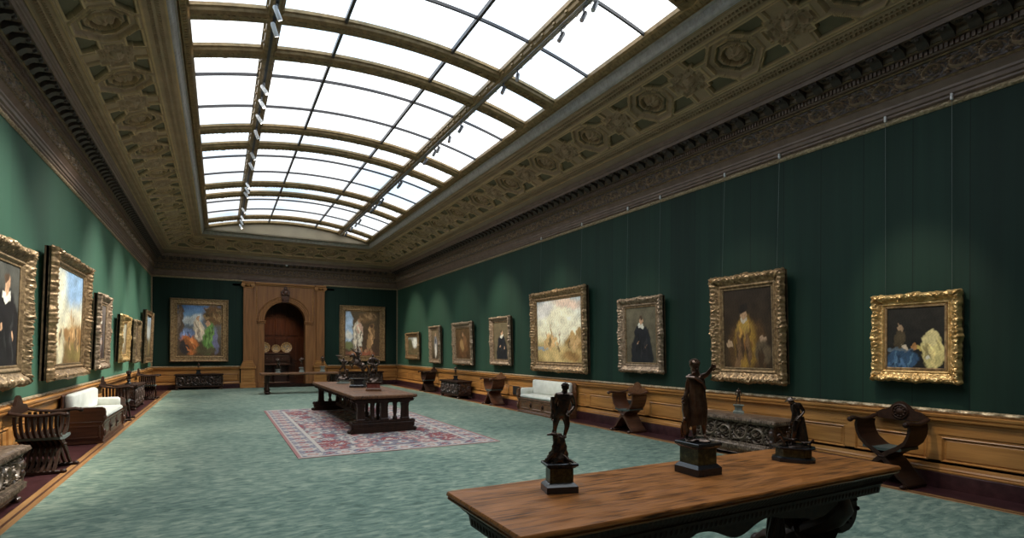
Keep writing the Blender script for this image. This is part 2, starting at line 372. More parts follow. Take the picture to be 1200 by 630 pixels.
# wainscot: marble plinth, base mould, panels, cap mould, gilt strip
GAPS = {'left': [], 'right': [], 'front': [], 'back': [(.80, 4.58)]}
def segs_of(side):
    lo, hi = SIDES[side][3:]; out = []; s = lo
    for a, b in GAPS[side]: out.append((s, a)); s = b
    out.append((s, hi)); return out
for n, side in enumerate(('left', 'right', 'back', 'front')):
    oak = M_oak_y if side in ('left', 'right') else M_oak_x
    plinth, body, cap, gilt, grille = MB(), MB(), MB(), MB(), MB()
    for s0, s1 in segs_of(side):
        S = np.array([s0, s1])
        P = [(0, 0), (.075, 0), (.075, .185), (.06, .2), (0, .2)]
        plinth.grid(run_grid(side, S, *zip(*P)))
        body.grid(run_grid(side, S, *zip(*[(.0, .2), (.07, .2), (.07, .215), (.055, .225), (.058, .24), (.04, .26), (.035, .28), (.03, .30)])))
        body.grid(run_grid(side, S, *zip(*[(.03, .66), (.03, .80), (.0, .80)])))
        body.grid(run_grid(side, S, *zip(*[(.03, .30), (.03, .345)])))
        cap.grid(run_grid(side, S, *zip(*[(.03, .80), (.04, .805), (.045, .825), (.08, .85), (.085, .87), (.075, .875), (.095, .90), (.10, .925), (.07, .935), (0, .935)])))
        # raised panels every 1.05 m
        ph = {'left': 3.46, 'right': 3.46, 'back': .80-.0, 'front': 0}[side]
        k0 = math.floor((s0-ph)/1.05)-1; edges = [ph+1.05*k for k in range(k0, k0+40)]
        bays = [(max(a, s0), min(b, s1)) for a, b in zip(edges[:-1], edges[1:]) if min(b, s1)-max(a, s0) > .25]
        if side == 'back':
            L_ = s1-s0; k = max(1, round(L_/1.05)); bays = [(s0+L_*i/k, s0+L_*(i+1)/k) for i in range(k)]
        pa = np.array([(.0, .03), (.035, .03), (.05, .038), (.058, .024), (.07, .012), (.075, .012), (.095, .024), (.13, .024)])
        for a, b in bays:
            a += .035; b -= .035
            run_box(body, side, a-.035, a, 0, .03, .30, .66) ; run_box(body, side, b, b+.035, 0, .03, .30, .66)
            vent = side == 'right' and abs((a+b)/2-14.5) < .5 or side == 'right' and abs((a+b)/2-9.2) < .3
            rings = []
            for ins, d in pa: rings.append([(a+ins, .30+ins*.8, d), (b-ins, .30+ins*.8, d), (b-ins, .67-ins*.8, d), (a+ins, .67-ins*.8, d)])
            (ox, oy), (dx, dy), (nx, ny), lo, hi = SIDES[side]
            V = [(ox+dx*s+nx*d, oy+dy*s+ny*d, z) for r in rings for s, z, d in r]
            F = [(i*4+j, i*4+(j+1)%4, (i+1)*4+(j+1)%4, (i+1)*4+j) for i in range(len(rings)-1) for j in range(4)]
            F.append(tuple((len(rings)-1)*4+j for j in range(4)))
            body.add(V, F)
            if vent:
                run_box(grille, side, a+.30, b-.30, .02, .045, .36, .62)
                for q in range(9): run_box(grille, side, a+.31, b-.31, .045, .052, .375+q*.027, .385+q*.027)
    o = struct(body.build('trim_%d' % (n+5), oak, smooth=True, flat_angle=25)); o['label'] = {'left': 'oak panelled dado on left wall', 'right': 'oak panelled dado on right wall', 'back': 'oak panelled dado on end wall', 'front': 'oak panelled dado behind'}[side]
    plinth.build('marble_plinth', M_marble, o, False); cap.build('cap_moulding', oak, o, True, flat_angle=25)
    if grille.n: grille.build('vent_grille', M_grille, o, False)
    # gilt strip with carved rope pattern, bottom of the hanging
    for s0, s1 in segs_of(side):
        ds = .02; S = np.linspace(s0, s1, int((s1-s0)/ds)); t = np.linspace(0, 1, 7); pa_ = .012+.022*np.sin(PI*t); pz_ = .935+.06*t
        h = .012*foliage(S[:, None]*np.ones((1, 7)), (t*2-1)[None, :]*np.ones((len(S), 1)), .11, 5, 3)
        gilt.grid(run_grid(side, S, pa_, pz_, *normals2(pa_, pz_), h))
    # upper strip under the cornice
    for s0, s1 in ([(XL, 1.0), (4.4, XR)] if side == 'back' else [tuple(lin(side))]):
        S = np.linspace(s0, s1, int((s1-s0)/.022)); t = np.linspace(0, 1, 7); pa_ = .008+.02*np.sin(PI*t); pz_ = 4.80+.075*t
        h = .014*foliage(S[:, None]*np.ones((1, 7)), (t*2-1)[None, :]*np.ones((len(S), 1)), .13, 5, 3)
        gilt.grid(run_grid(side, S, pa_, pz_, *normals2(pa_, pz_), h))
    gilt.build('gilt_strip', M_rail_gilt, o)
# vertical gilt strips in the far corners
mb = MB()
for x0, x1, y0, y1 in ((XL, XL+.05, YD-.02, YD), (XR-.05, XR, YD-.02, YD), (XL, XL+.02, YD-.05, YD), (XR-.02, XR, YD-.05, YD)): mb.box(x0, x1, y0, y1, .99, 4.8)
struct(mb.build('trim_9', M_rail_gilt, smooth=False), 'narrow gilt strips up the far corners')

# ------------------------------------------------------------------ cornice
for n, side in enumerate(('left', 'right', 'back', 'front')):
    lo, hi = SIDES[side][3:]; S2 = lin(side)
    body, gold, frz, dent, mod = MB(), MB(), MB(), MB(), MB()
    body.grid(run_grid(side, S2, *zip(*[(0, 4.875), (.035, 4.90), (.035, 4.925), (.06, 4.94), (.065, 4.985), (.085, 5.0), (.085, 5.03), (.12, 5.085), (.13, 5.10), (.12, 5.115)])))
    body.grid(run_grid(side, S2, *zip(*[(.12, 5.155), (.10, 5.165), (.09, 5.17)])))
    body.grid(run_grid(side, S2, *zip(*[(.11, 5.455), (.14, 5.462), (.15, 5.475), (.15, 5.545), (.20, 5.55), (.22, 5.57), (.245, 5.60), (.25, 5.615), (.25, 5.64)])))
    body.grid(run_grid(side, S2, *zip(*[(.25, 5.64), (.44, 5.655), (.445, 5.64), (.46, 5.64), (.465, 5.70), (.485, 5.705), (.49, 5.725), (.51, 5.74), (.52, 5.77), (.50, 5.785), (.47, 5.785)])))
    ds = .03 if side in ('left', 'right') else .04
    S = fine(side, ds)
    for z0, z1, a0, L in ((5.115, 5.155, .118, .09), (5.42, 5.455, .105, .07), (5.548, 5.572, .21, .06)):
        t = np.linspace(0, 1, 5); pa_ = a0+.014*np.sin(PI*t); pz_ = z0+(z1-z0)*t
        h = .010*(.5+.5*np.cos(2*PI*S/L))[:, None]*np.sin(PI*t)[None, :]
        gold.grid(run_grid(side, S, pa_, pz_, *normals2(pa_, pz_), h))
    # carved scroll frieze
    Sf = fine(side, .0125 if side == 'right' else .017); t = np.linspace(0, 1, 23 if side != 'front' else 5); pa_ = .09-.02*np.sin(PI*t); pz_ = 5.17+.25*t
    h = foliage(Sf[:, None]*np.ones((1, len(t))), (t*2-1)[None, :]*1.05*np.ones((len(Sf), 1)), .30, 7, 5)
    frz.grid(run_grid(side, Sf, pa_, pz_, *normals2(pa_, pz_), .05*h), two_tone(h, (.125,.105,.10), (.30,.205,.125)))
    k = 0; s = lo+.25
    while s < hi-.2:
        run_box(dent, side, s, s+.034, .15, .185, 5.478, 5.54); s += .055
    s = lo+.46
    (ox, oy), (dx, dy), (nx, ny) = SIDES[side][:3]
    while s < hi-.44:
        prof = [(.25, 5.648), (.43, 5.654), (.435, 5.62), (.41, 5.60), (.36, 5.60), (.31, 5.575), (.27, 5.535), (.25, 5.53)]
        V = [(ox+dx*(s+q)+nx*a, oy+dy*(s+q)+ny*a, z) for q in (-.065, .065) for a, z in prof]; m_ = len(prof)
        mod.add(V, [tuple(range(m_))[::-1], tuple(range(m_, 2*m_))]+[(i, (i+1)%m_, m_+(i+1)%m_, m_+i) for i in range(m_)])
        c = (ox+dx*s+nx*.42, oy+dy*s+ny*.42, 5.60); mod.ball(c, .028, 4)
        # rosette between brackets
        c = (ox+dx*(s+.135)+nx*.35, oy+dy*(s+.135)+ny*.35, 5.645)
        for q in range(5): mod.ball((c[0]+.026*math.cos(q*1.257), c[1]+.026*math.sin(q*1.257), c[2]), .016, 3)
        s += .27
    o = struct(body.build('trim_%d' % (n+10), M_cornice, flat_angle=25), 'carved brown cornice above %s wall' % side)
    gold.build('gilt_bead', M_cornice_gold, o); frz.build('scroll_frieze', M_frieze, o); dent.build('dentils', M_cornice, o, False); mod.build('modillions', M_dark_mod, o, True)

# ------------------------------------------------------------------ coffered cove and skylight kerb = ceiling
ceiling = sempty('ceiling')
TAN, GRN, GLD = np.array([.46,.33,.215]), np.array([.19,.165,.10]), np.array([.66,.48,.27])
def coffer(s, q, s0, pitch=1.81):
    """relief height (m) and paint of the cove panel; s along wall, q across in metres from the middle"""
    p = (s-s0+pitch/2) % pitch-pitch/2; ap, aq = np.abs(p), np.abs(q)
    octg = np.maximum(np.maximum(ap*.93, aq*1.0), (ap+aq)*.745)
    h = np.zeros_like(p); col = np.ones(p.shape+(3,))*TAN
    def put(mask, val, c=None):
        h[mask] = val if np.isscalar(val) else val[mask]
        if c is not None: col[mask] = c
    put((aq < .455), 0.0)
    orn = foliage(s*1.0, q*9, .10, 5, 3)*.022
    tr = (ap > .20) & (ap < .71) & (aq > .165) & (aq < .44) & (octg > .432)
    put(tr, .012, GLD); tr2 = (ap > .23) & (ap < .685) & (aq > .19) & (aq < .415) & (octg > .460); put(tr2, -.05, GRN)
    put(octg < .42, .030, GLD); put(octg < .40, -.01, TAN); put(octg < .385, -.035+orn, TAN*.95); put(octg < .305, -.01, GLD); put(octg < .285, -.065, GRN)
    put(octg < .245, -.035, TAN); r = np.hypot(p, q); th = np.arctan2(q, p)
    put(r < .205, .0, GLD); put(r < .185, -.095, TAN*.8)  # darker tan paints the ring of shadow round the rosette
    put(r < .145, .09*np.sqrt(np.clip(1-(r/.145)**2, 0, 1))*(.72+.28*np.cos(6*th+8*r))-.075, TAN*1.15)
    x = pitch/2-ap
    cr = ((x < .13) & (aq < .42)) | ((aq < .12) & (x < .34)) | ((x < .24) & (aq < .24))
    crb = ((x < .155) & (aq < .44)) | ((aq < .145) & (x < .365)) | ((x < .265) & (aq < .265))
    put(crb, .018, GLD); orn2 = foliage(p*1.0+3, q*4.5, .15, 6, 4)*.05
    put(cr, -.02+orn2, TAN*1.05)
    rr = np.hypot(x, q); put(rr < .095, .06*np.sqrt(np.clip(1-(rr/.095)**2, 0, 1))*(.8+.2*np.cos(8*np.arctan2(q, x)))+.01, TAN*1.15)
    put(aq > .455, .015, GLD)
    return h, col
cove, plain, dots, grey = MB(), MB(), MB(), MB()
for side, s0 in (('left', 5.62), ('right', 5.62), ('back', XC), ('front', XC)):
    fine_ = side in ('left', 'right')
    t = np.linspace(0, 1, 57 if side != 'front' else 13); ang = t*PI/2
    pa_ = .72+.86*t; pz_ = 6.01+.37*(1.35*t-.35*t*t)
    S = fine(side, .019 if fine_ else .026) if side != 'front' else fine(side, .1)
    h, col = coffer(S[:, None]*np.ones((1, len(t))), ((t-.5)*.94)[None, :]*np.ones((len(S), 1)), s0)
    lo, hi = SIDES[side][3:]; end = np.minimum(S-lo-pa_.mean(), hi-S-pa_.mean())[:, None]*np.ones_like(h)
    h = np.where(end < .25, .0, h); 
    cove.grid(run_grid(side, S, pa_, pz_, *normals2(pa_, pz_), h), col)
    S2 = lin(side)
    plain.grid(run_grid(side, S2, *zip(*[(.47, 5.785), (.455, 5.80), (.44, 5.86), (.43, 5.93), (.44, 5.955), (.45, 5.955)])))
    # pierced bands on both sides of the coffers
    for (a0, z0), (a1, z1) in (((.45, 5.955), (.72, 6.01)), ((1.58, 6.38), (1.90, 6.435))):
        Sd = fine(side, .0125) if side != 'front' else fine(side, .1); td = np.linspace(0, 1, 19); pa2 = a0+(a1-a0)*td; pz2 = z0+(z1-z0)*td
        k1 = (np.abs(td-.38) < .06)|(np.abs(td-.62) < .06); ph = np.where(td > .5, .5, 0)
        hole = k1[None, :] & (((Sd[:, None]/.0625+ph[None, :]) % 1) < .45)
        rim = (.012*(np.cos(td*2*PI*3.0)))[None, :]*np.ones_like(Sd)[:, None]
        hd = np.where(hole, -.03, rim)
        cd_ = np.where(((td < .1)|(td > .9))[None, :, None], GLD, TAN)*np.ones((len(Sd), 1, 1))
        dots.grid(run_grid(side, Sd, pa2, pz2, *normals2(pa2, pz2), hd), cd_)
    Sg = fine(side, .03) if side != 'front' else fine(side, .1); tg = np.linspace(0, 1, 13)
    pa3 = np.array([1.90, 1.905, 1.915, 1.93, 1.94, 1.945, 1.95, 1.955, 1.96, 1.965, 1.97, 1.985, 2.0]); pz3 = np.array([6.435, 6.445, 6.45, 6.47, 6.49, 6.505, 6.52, 6.535, 6.55, 6.565, 6.59, 6.60, 6.62])
    hg = (.007*np.cos(2*PI*Sg/.06))[:, None]*(((tg > .35) & (tg < .85))*1.0)[None, :]
    grey.grid(run_grid(side, Sg, pa3, pz3, *normals2(pa3, pz3), hg))
cove.build('coffered_cove', M_cove, ceiling); plain.build('cove_fascia', M_cove_plain, ceiling); dots.build('pierced_band', M_cove, ceiling); grey.build('fluted_moulding', M_grey_mould, ceiling)
# roof void behind cove so that no light leaks
mb = MB().box(XL-.3, XR+.3, Y0-.3, YD+.3, 7.6, 7.7); mb.build('roof_slab', M_cove_plain, ceiling, False)

# ------------------------------------------------------------------ skylight
GX0, GX1, GY0, GY1 = XL+2.15, XR-2.15, Y0+2.15, YD-2.15
def vz(x): return 6.75+.45*(1-((x-XC)/((GX1-GX0)/2))**2)
sky = sempty('window_1'); sky['label'] = 'arched gilt framed skylight of frosted panes'
gl = MB(); xs = np.linspace(GX0-.1, GX1+.1, 41); P = np.zeros((41, 2, 3))
for j, y in enumerate((GY0-.1, GY1+.1)): P[:, j, 0] = xs; P[:, j, 1] = y; P[:, j, 2] = vz(xs)+.02
gl.grid(P).build('glass', M_glass, sky)
# edge frame: inner kerb between fluted moulding and glass
kerb = MB(); orn = MB()
for side in SIDES:
    S = fine(side, .04) if side != 'front' else fine(side, .2)
    if side in ('left', 'right'):
        pk = [(2.0, 6.62), (2.02, 6.66), (2.02, 6.64), (2.03, 6.63), (2.12, 6.665), (2.15, 6.70), (2.15, 6.80), (2.0, 6.80)]
        pa4, pz4 = map(np.array, zip(*pk)); h4 = (.008*np.sign(np.sin(2*PI*S/.09)))[:, None]*np.array([0,0,0,0,0,0,0,0])[None, :]
        kerb.grid(run_grid(side, S, pa4, pz4, *normals2(pa4, pz4), h4))
        (ox, oy), (dx, dy), (nx, ny), lo, hi = SIDES[side]; s = lo+2.2
        while s < hi-2.2:
            V = [(ox+dx*(s+a)+nx*b, oy+dy*(s+a)+ny*b, 6.64+(b-2.03)*.39) for a, b in ((0,2.045),(.05,2.045),(.05,2.105),(0,2.105))]+[(ox+dx*(s+a)+nx*b, oy+dy*(s+a)+ny*b, 6.622+(b-2.03)*.39) for a, b in ((.008,2.052),(.042,2.052),(.042,2.098),(.008,2.098))]
            orn.add(V, [(4,5,6,7),(0,1,5,4),(1,2,6,5),(2,3,7,6),(3,0,4,7)]); s += .075
kerb.build('edge_frame', M_bronze_rib, sky, flat_angle=25); orn.build('key_ornament', M_bronze_rib, sky, False)
# lunettes closing the vault at both ends
for y, d in ((GY1, .1), (GY0, -.1)):
    mb = MB(); xs = np.linspace(GX0-.2, GX1+.2, 33); P = np.zeros((33, 2, 3)); P[:, :, 1] = y
    P[:, 0, 0] = P[:, 1, 0] = xs; P[:, 0, 2] = 6.60; P[:, 1, 2] = np.maximum(vz(xs), 6.61)+.05; mb.grid(P)
    mb.box(GX0-.2, GX1+.2, min(y, y+d*2), max(y, y+d*2), 6.58, 6.62); mb.build('lunette', M_cove_plain, sky)
# transverse arched ribs, in pairs
def arch_sweep(mb, y0, prof, n=44, x0=GX0, x1=GX1, tooth=0):
    """prof: (dy, dz) section swept along the vault"""
    xs = np.linspace(x0, x1, n); P = np.zeros((n, len(prof), 3))
    for j, (dy, dz) in enumerate(prof): P[:, j, 0] = xs; P[:, j, 1] = y0+dy; P[:, j, 2] = vz(xs)+dz
    mb.grid(P)
near = [a+4.9*k for k in range(-1, 5) for a in (4.2, 5.4)]
for y in near:
    if y < GY0+.1 or y > GY1-.05: continue
    mb = MB(); arch_sweep(mb, y, [(0, .02), (0, -.03), (.03, -.045), (.04, -.085), (.07, -.10), (.10, -.11), (.26, -.11), (.29, -.10), (.32, -.085), (.33, -.045), (.36, -.03), (.36, .02)])
    x = GX0+.05
    while x < GX1-.08:
        z = vz(x+.025)-.112; mb.box(x, x+.045, y+.12, y+.24, z-.010, z+.02); x += .085
    x = GX0+.45
    while x < GX1-.2:
        z = vz(x)-.11; mb.ball((x, y+.18, z), .05, 4, (1.6, 1.9, .5)); x += .62
    mb.build('rib', M_bronze_rib, sky, flat_angle=30)
mb = MB(); arch_sweep(mb, GY1-.12, [(0, .02), (0, -.06), (.04, -.09), (.12, -.09), (.13, .02)]); mb.build('end_rib', M_bronze_rib, sky, flat_angle=30)
# thin cross bars
mb = MB()
for k in range(-1, 5):
    for a in (5.4+1.12, 5.4+2.62):
        y = a+4.9*k
        if GY0+.1 < y < GY1-.1: arch_sweep(mb, y, [(-.018, .02), (-.018, -.03), (.018, -.03), (.018, .02)])
mb.build('cross_bar', M_bar, sky, False)
for x in (1.82, 3.70):
    mb = MB().box(x-.025, x+.025, GY0, GY1, vz(x)-.05, vz(x)+.03); mb.build('long_bar', M_bar, sky, False)
BX = {}
for x in (.74, 4.78):
    z = vz(x); mb = MB()
    pr = [(-.13, z+.04), (-.13, z-.03), (-.10, z-.05), (-.09, z-.10), (-.055, z-.125), (.055, z-.125), (.09, z-.10), (.10, z-.05), (.13, z-.03), (.13, z+.04)]
    P = np.zeros((2, len(pr), 3))
    for i, y in enumerate((GY0, GY1)):
        for j, (a, b) in enumerate(pr): P[i, j] = (x+a, y, b)
    mb.grid(P)
    y = GY0+.2
    while y < GY1-.2:
        mb.ball((x-.10, y, z-.07), .03, 3, (.7, 1.6, 1)); mb.ball((x+.10, y, z-.07), .03, 3, (.7, 1.6, 1)); y += .35
    mb.build('beam', M_bronze_rib, sky, flat_angle=30); BX[x] = z-.125

# lamp track under each beam, with its spotlights
TRY = {.74: [4.3, 6.9, 8.72, 9.19, 11.41, 12.08, 12.9, 13.87, 15.46, 16.33, 18.32, 18.85, 19.45, 21.64, 22.91, 23.69, 24.5],
       4.78: [6.31, 6.58, 7.18, 8.62, 9.18, 11.26, 11.94, 12.69, 12.94, 13.65, 15.88, 16.05, 17.95, 18.31, 18.81, 19.11, 19.4, 21.24, 21.88, 22.74, 23.84]}
for x, side in ((.74, 'left'), (4.78, 'right')):
    t = thing('lighting_track', 'long %s running below the %s skylight beam' % (('dark lighting track', 'left') if side == 'left' else ('bright metal lighting track', 'right')), 'lighting track', (x, 0, BX[x]))
    o = MB().box(-.022, .022, GY0+.3, GY1-.15, -.028, .0, .004).build('rail', M_steel if side == 'left' else M_alu, t, False)
    if side == 'right': MB().box(-.05, -.022, GY0+.3, GY1-.15, -.015, .01).build('reflector_strip', M_alu, t, False)
    first = None
    for y in TRY[x]:
        # heads tilt towards the paintings on their own side wall or along the room
        rz = (PI/2 if side == 'left' else -PI/2)+random.Random(y*7).uniform(-.9, .9)
        if first is None:
            t = first = thing('spotlight', '', 'spotlight', (x, y, BX[x]-.03), rz)
            MB().box(-.012, .012, -.012, .012, -.10, .0, .003).build('bracket', M_steel, t, False)
            ax = Matrix.Translation((0, 0, -.135))@Matrix.Rotation(-.55, 4, 'X')
            hd_ = MB().lathe([(.034, -.10), (.036, -.09), (.036, .08), (.02, .10)], k=14).build('lamp_head', M_white_metal if side == 'left' else M_steel, t, xf=ax)
            MB().lathe([(.030, -.101), (.030, -.096)], k=14).build('lens', M_lens if side == 'left' else M_alu, hd_, xf=ax)
        else: t = dup(first, (x, y, BX[x]-.03), rz, '')
        t['label'] = 'small cylindrical spotlight %s' % ('with pale housing on the left ceiling track' if side == 'left' else 'with dark housing on the right ceiling track')
        t['group'] = 'spotlights on the %s track' % side
# small sensor on end cornice
o = MB().lathe([(.0, -.05), (.035, -.03), (.045, 0), (.045, .03)], k=12).build('ceiling_sensor', M_white_metal); o.location = (2.7, YD-.45, 5.60)
tag(o, 'tiny white dome sensor on the far cornice above the arch', 'sensor')

# ------------------------------------------------------------------ wooden arch surround on the end wall
arch = sempty('door_1'); arch['label'] = 'oak arched doorway with pilasters on end wall'
y1 = YD; WX0, WX1 = 1.0, 4.42
mb = MB(); n = 28
top = [(ACX+AR*math.cos(PI-PI*i/n), AZ+AR*math.sin(PI*i/n)) for i in range(n+1)]
yf = YD-.06
V, F = [], []
for (x, z) in top: V += [(x, yf, z), (x, yf, 4.8)]
F = [(2*i, 2*i+1, 2*i+3, 2*i+2) for i in range(n)]
b = len(V); V += [(WX0, yf, 0), (ARCH_L, yf, 0), (ARCH_L, yf, AZ), (ARCH_L, yf, 4.8), (WX0, yf, 4.8)]; F.append((b, b+1, b+2, b+3, b+4))
b = len(V); V += [(ARCH_R, yf, 0), (WX1, yf, 0), (WX1, yf, 4.8), (ARCH_R, yf, 4.8), (ARCH_R, yf, AZ)]; F.append((b, b+1, b+2, b+3, b+4))
mb.add(V, F)
# reveal
rv = [(ARCH_L, 0)]+top+[(ARCH_R, 0)]; P = np.array([[(x, yy, z) for yy in (yf, YD+.45)] for x, z in rv]); mb.grid(P)
mb.build('surround', M_oak_z, arch, flat_angle=30)
def arch_mould(name, prof, m):
    mb = MB(); path = [(ARCH_L, 3.0, -1, 0)]+[(ACX, AZ, math.cos(PI-PI*i/n), math.sin(PI*i/n)) for i in range(n+1)]+[(ARCH_R, 3.0, 1, 0)]
    P = np.zeros((len(path), len(prof), 3))
    for i, (cx, cz, ux, uz) in enumerate(path):
        r = 0 if i in (0, len(path)-1) else AR
        for j, (d, dy) in enumerate(prof): P[i, j] = (cx+ux*(r+d), yf-dy, cz+uz*(r+d))
    return mb.grid(P).build(name, m, arch, flat_angle=30)
arch_mould('archivolt', [(0, 0), (0, .05), (.05, .055), (.06, .075), (.12, .08), (.13, .10), (.20, .105), (.21, .13), (.26, .14), (.27, 0)], M_oak_z)
for sx, x0 in ((-1, ARCH_L), (1, ARCH_R)):
    mb = MB(); a, b = sorted((x0, x0+sx*.26)); mb.box(a-.0, b, yf-.05, yf, 0, 2.93); mb.box(a+.06, b-.06, yf-.062, yf-.05, .4, 2.8)
    mb.box(a-.05, b+.05, yf-.09, yf, 2.93, 2.97, .008); mb.box(a-.03, b+.03, yf-.07, yf, 2.97, 3.01); mb.box(a-.07, b+.07, yf-.12, yf, 3.01, 3.06, .01); mb.box(a-.0, b, yf-.07, yf, 0, .25, .01)
    mb.build('impost', M_oak_z, arch, False)
mb = MB(); ks = [(-.13, 3.92), (.13, 3.92), (.20, 4.42), (.12, 4.50), (.05, 4.62), (0, 4.68), (-.05, 4.62), (-.12, 4.50), (-.20, 4.42)]
mb.prism([(ACX+x, z) for x, z in ks], yf-.16, yf-.02); mb.ball((ACX, yf-.19, 4.36), .11, 8, (1, .6, 1.1)); mb.ball((ACX-.10, yf-.17, 4.28), .06, 6); mb.ball((ACX+.10, yf-.17, 4.28), .06, 6); mb.ball((ACX, yf-.17, 4.52), .06, 6); mb.box(ACX-.12, ACX+.12, yf-.20, yf, 3.98, 4.10, .02)
mb.build('keystone', M_mahog, arch)
# entablature strip and spandrel mouldings
mb = MB()
mb.box(1.42, 3.97, yf-.05, yf, 4.66, 4.70, .01); mb.box(1.42, 3.97, yf-.10, yf, 4.72, 4.80, .015)
mb.box(1.46, 1.49, yf-.03, yf, 3.1, 4.66, .008); mb.box(3.90, 3.93, yf-.03, yf, 3.1, 4.66, .008)
mb.build('entablature', M_oak_x, arch, False)
for cx in (1.12, 4.24):
    sh, cp, pd = MB(), MB(), MB()
    sh.box(cx-.19, cx+.19, yf-.13, yf, 1.22, 4.52, .012)
    for k in range(2): sh.box(cx-.13, cx+.13, yf-.135-.004*k, yf-.13, 1.40-.0*k, 4.36, .002)
    sh.build('pilaster', M_oak_z, arch, False)
    cp.box(cx-.25, cx+.25, yf-.20, yf, 4.72, 4.80, .012); cp.box(cx-.20, cx+.20, yf-.15, yf, 4.52, 4.56, .01)
    for s in (-1, 1):
        cp.lathe([(.0, -.11), (.085, -.11), (.085, .0), (0, .0)], k=16, tf=lambda v: (cx+s*.20+v[0], yf-.03+v[2]-.02, 4.645+v[1]))
        cp.lathe([(.0, -.13), (.035, -.13), (.035, -.1), (0, -.1)], k=10, tf=lambda v: (cx+s*.20+v[0], yf-.03+v[2]-.01, 4.645+v[1]))
    cp.box(cx-.19, cx+.19, yf-.15, yf, 4.66, 4.73, .01); cp.ball((cx, yf-.15, 4.62), .05, 6, (1.6, 1, .8))
    cp.build('capital', M_oak_x, arch)
    pd.box(cx-.32, cx+.32, yf-.2, yf, 0, .22, .01); pd.box(cx-.28, cx+.28, yf-.17, yf, .22, .86); pd.box(cx-.19, cx+.19, yf-.19, yf-.17, .34, .74, .01); pd.box(cx-.22, cx+.22, yf-.185, yf-.17, .30, .78, .005)
    pd.box(cx-.33, cx+.33, yf-.22, yf, .86, .99, .02); pd.box(cx-.27, cx+.27, yf-.2, yf, .99, 1.07, .02); pd.box(cx-.24, cx+.24, yf-.18, yf, 1.07, 1.14, .025); pd.box(cx-.21, cx+.21, yf-.15, yf, 1.14, 1.22, .02)
    pd.build('pedestal', M_oak_x, arch, False)
# alcove room beyond: walls, floor, ceiling
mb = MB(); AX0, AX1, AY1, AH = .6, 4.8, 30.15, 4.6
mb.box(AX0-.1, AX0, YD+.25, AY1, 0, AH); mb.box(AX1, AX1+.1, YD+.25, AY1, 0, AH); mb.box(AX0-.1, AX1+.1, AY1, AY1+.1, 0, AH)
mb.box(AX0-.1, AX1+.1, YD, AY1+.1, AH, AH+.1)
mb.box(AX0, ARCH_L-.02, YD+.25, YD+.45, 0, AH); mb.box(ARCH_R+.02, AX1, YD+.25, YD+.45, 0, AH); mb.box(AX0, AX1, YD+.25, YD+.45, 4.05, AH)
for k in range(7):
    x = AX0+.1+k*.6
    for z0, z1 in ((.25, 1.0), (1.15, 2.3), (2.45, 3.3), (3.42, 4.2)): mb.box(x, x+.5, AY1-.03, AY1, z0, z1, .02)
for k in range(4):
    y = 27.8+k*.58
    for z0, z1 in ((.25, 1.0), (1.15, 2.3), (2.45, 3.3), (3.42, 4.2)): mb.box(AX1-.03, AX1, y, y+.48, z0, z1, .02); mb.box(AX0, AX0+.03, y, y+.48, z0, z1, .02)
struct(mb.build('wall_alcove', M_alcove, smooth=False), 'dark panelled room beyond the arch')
struct(MB().box(AX0-.1, AX1+.1, YD, AY1+.1, -.25, .001).build('floor_alcove', M_marble, smooth=False))

# the carpet
o = MB().box(CX0, CX1, CY0, CY1, 0, .012).build('carpet', M_carpet, smooth=False); tag(o, 'large sea green velvet carpet covering the gallery floor', 'carpet')

# ================================================================== PAINTINGS
def picture(nu, nv, bg, blobs, seed=0, grain=.10):
    """plain generic picture: ground colours bottom->top, then soft shapes (cx, cy, rx, ry, angle, colour, softness)"""
    u, v = np.meshgrid(np.linspace(0, 1, nu), np.linspace(0, 1, nv), indexing='ij')
    st = [b[0] for b in bg]; img = np.stack([np.interp(v, st, [b[1][k] for b in bg]) for k in range(3)], -1)
    r = np.random.default_rng(seed); nz = np.zeros_like(u)
    for q in range(14):
        fx, fy, ph, p2 = r.uniform(2, 26), r.uniform(2, 26), r.uniform(0, 6), r.uniform(0, 6); nz += np.sin(fx*u+ph+2*np.sin(fy*v*.5))*np.cos(fy*v+p2)/14*3
    wu, wv = u+.014*np.sin(17*v+seed)+.010*np.sin(43*v+29*u)+.006*np.sin(91*u+70*v), v+.014*np.sin(19*u+seed)+.010*np.sin(47*u-31*v)+.006*np.sin(83*v-60*u)
    for cx, cy, rx, ry, a, c, s in blobs:
        ca, sa = math.cos(a), math.sin(a); x, y = (wu-cx), (wv-cy); X, Y = (x*ca+y*sa)/rx, (-x*sa+y*ca)/ry
        d = np.hypot(X, Y); k = np.clip((1-d)/max(s, .02)+.5, 0, 1); k = k*k*(3-2*k)
        img = img*(1-k[..., None])+np.array(c)*k[..., None]*(1+.0*nz[..., None])
    fz = np.sin(u*61+5*np.sin(v*23))*np.sin(v*53+4*np.sin(u*31))+.7*np.sin(u*113-v*57+3*np.sin(v*40))
    return np.clip(img*(1+grain*nz[..., None]*2.4+.13*fz[..., None]), 0.001, 1)
def folds(B, cx, cy, rx, ry, c, n=7, seed=0, slant=0.):
    R = random.Random(seed)
    for _ in range(n):
        k = R.choice((.45, .6, 1.35, 1.6)); B.append((cx+R.uniform(-.8, .8)*rx, cy+R.uniform(-.6, .6)*ry, R.uniform(.008, .018)+rx*.06, ry*R.uniform(.25, .6), slant+R.uniform(-.35, .35), tuple(min(1, q*k) for q in c), .8))
    return B
SKIN_, WHT, BLK = (.55,.33,.20), (.75,.72,.62), (.012,.012,.014)
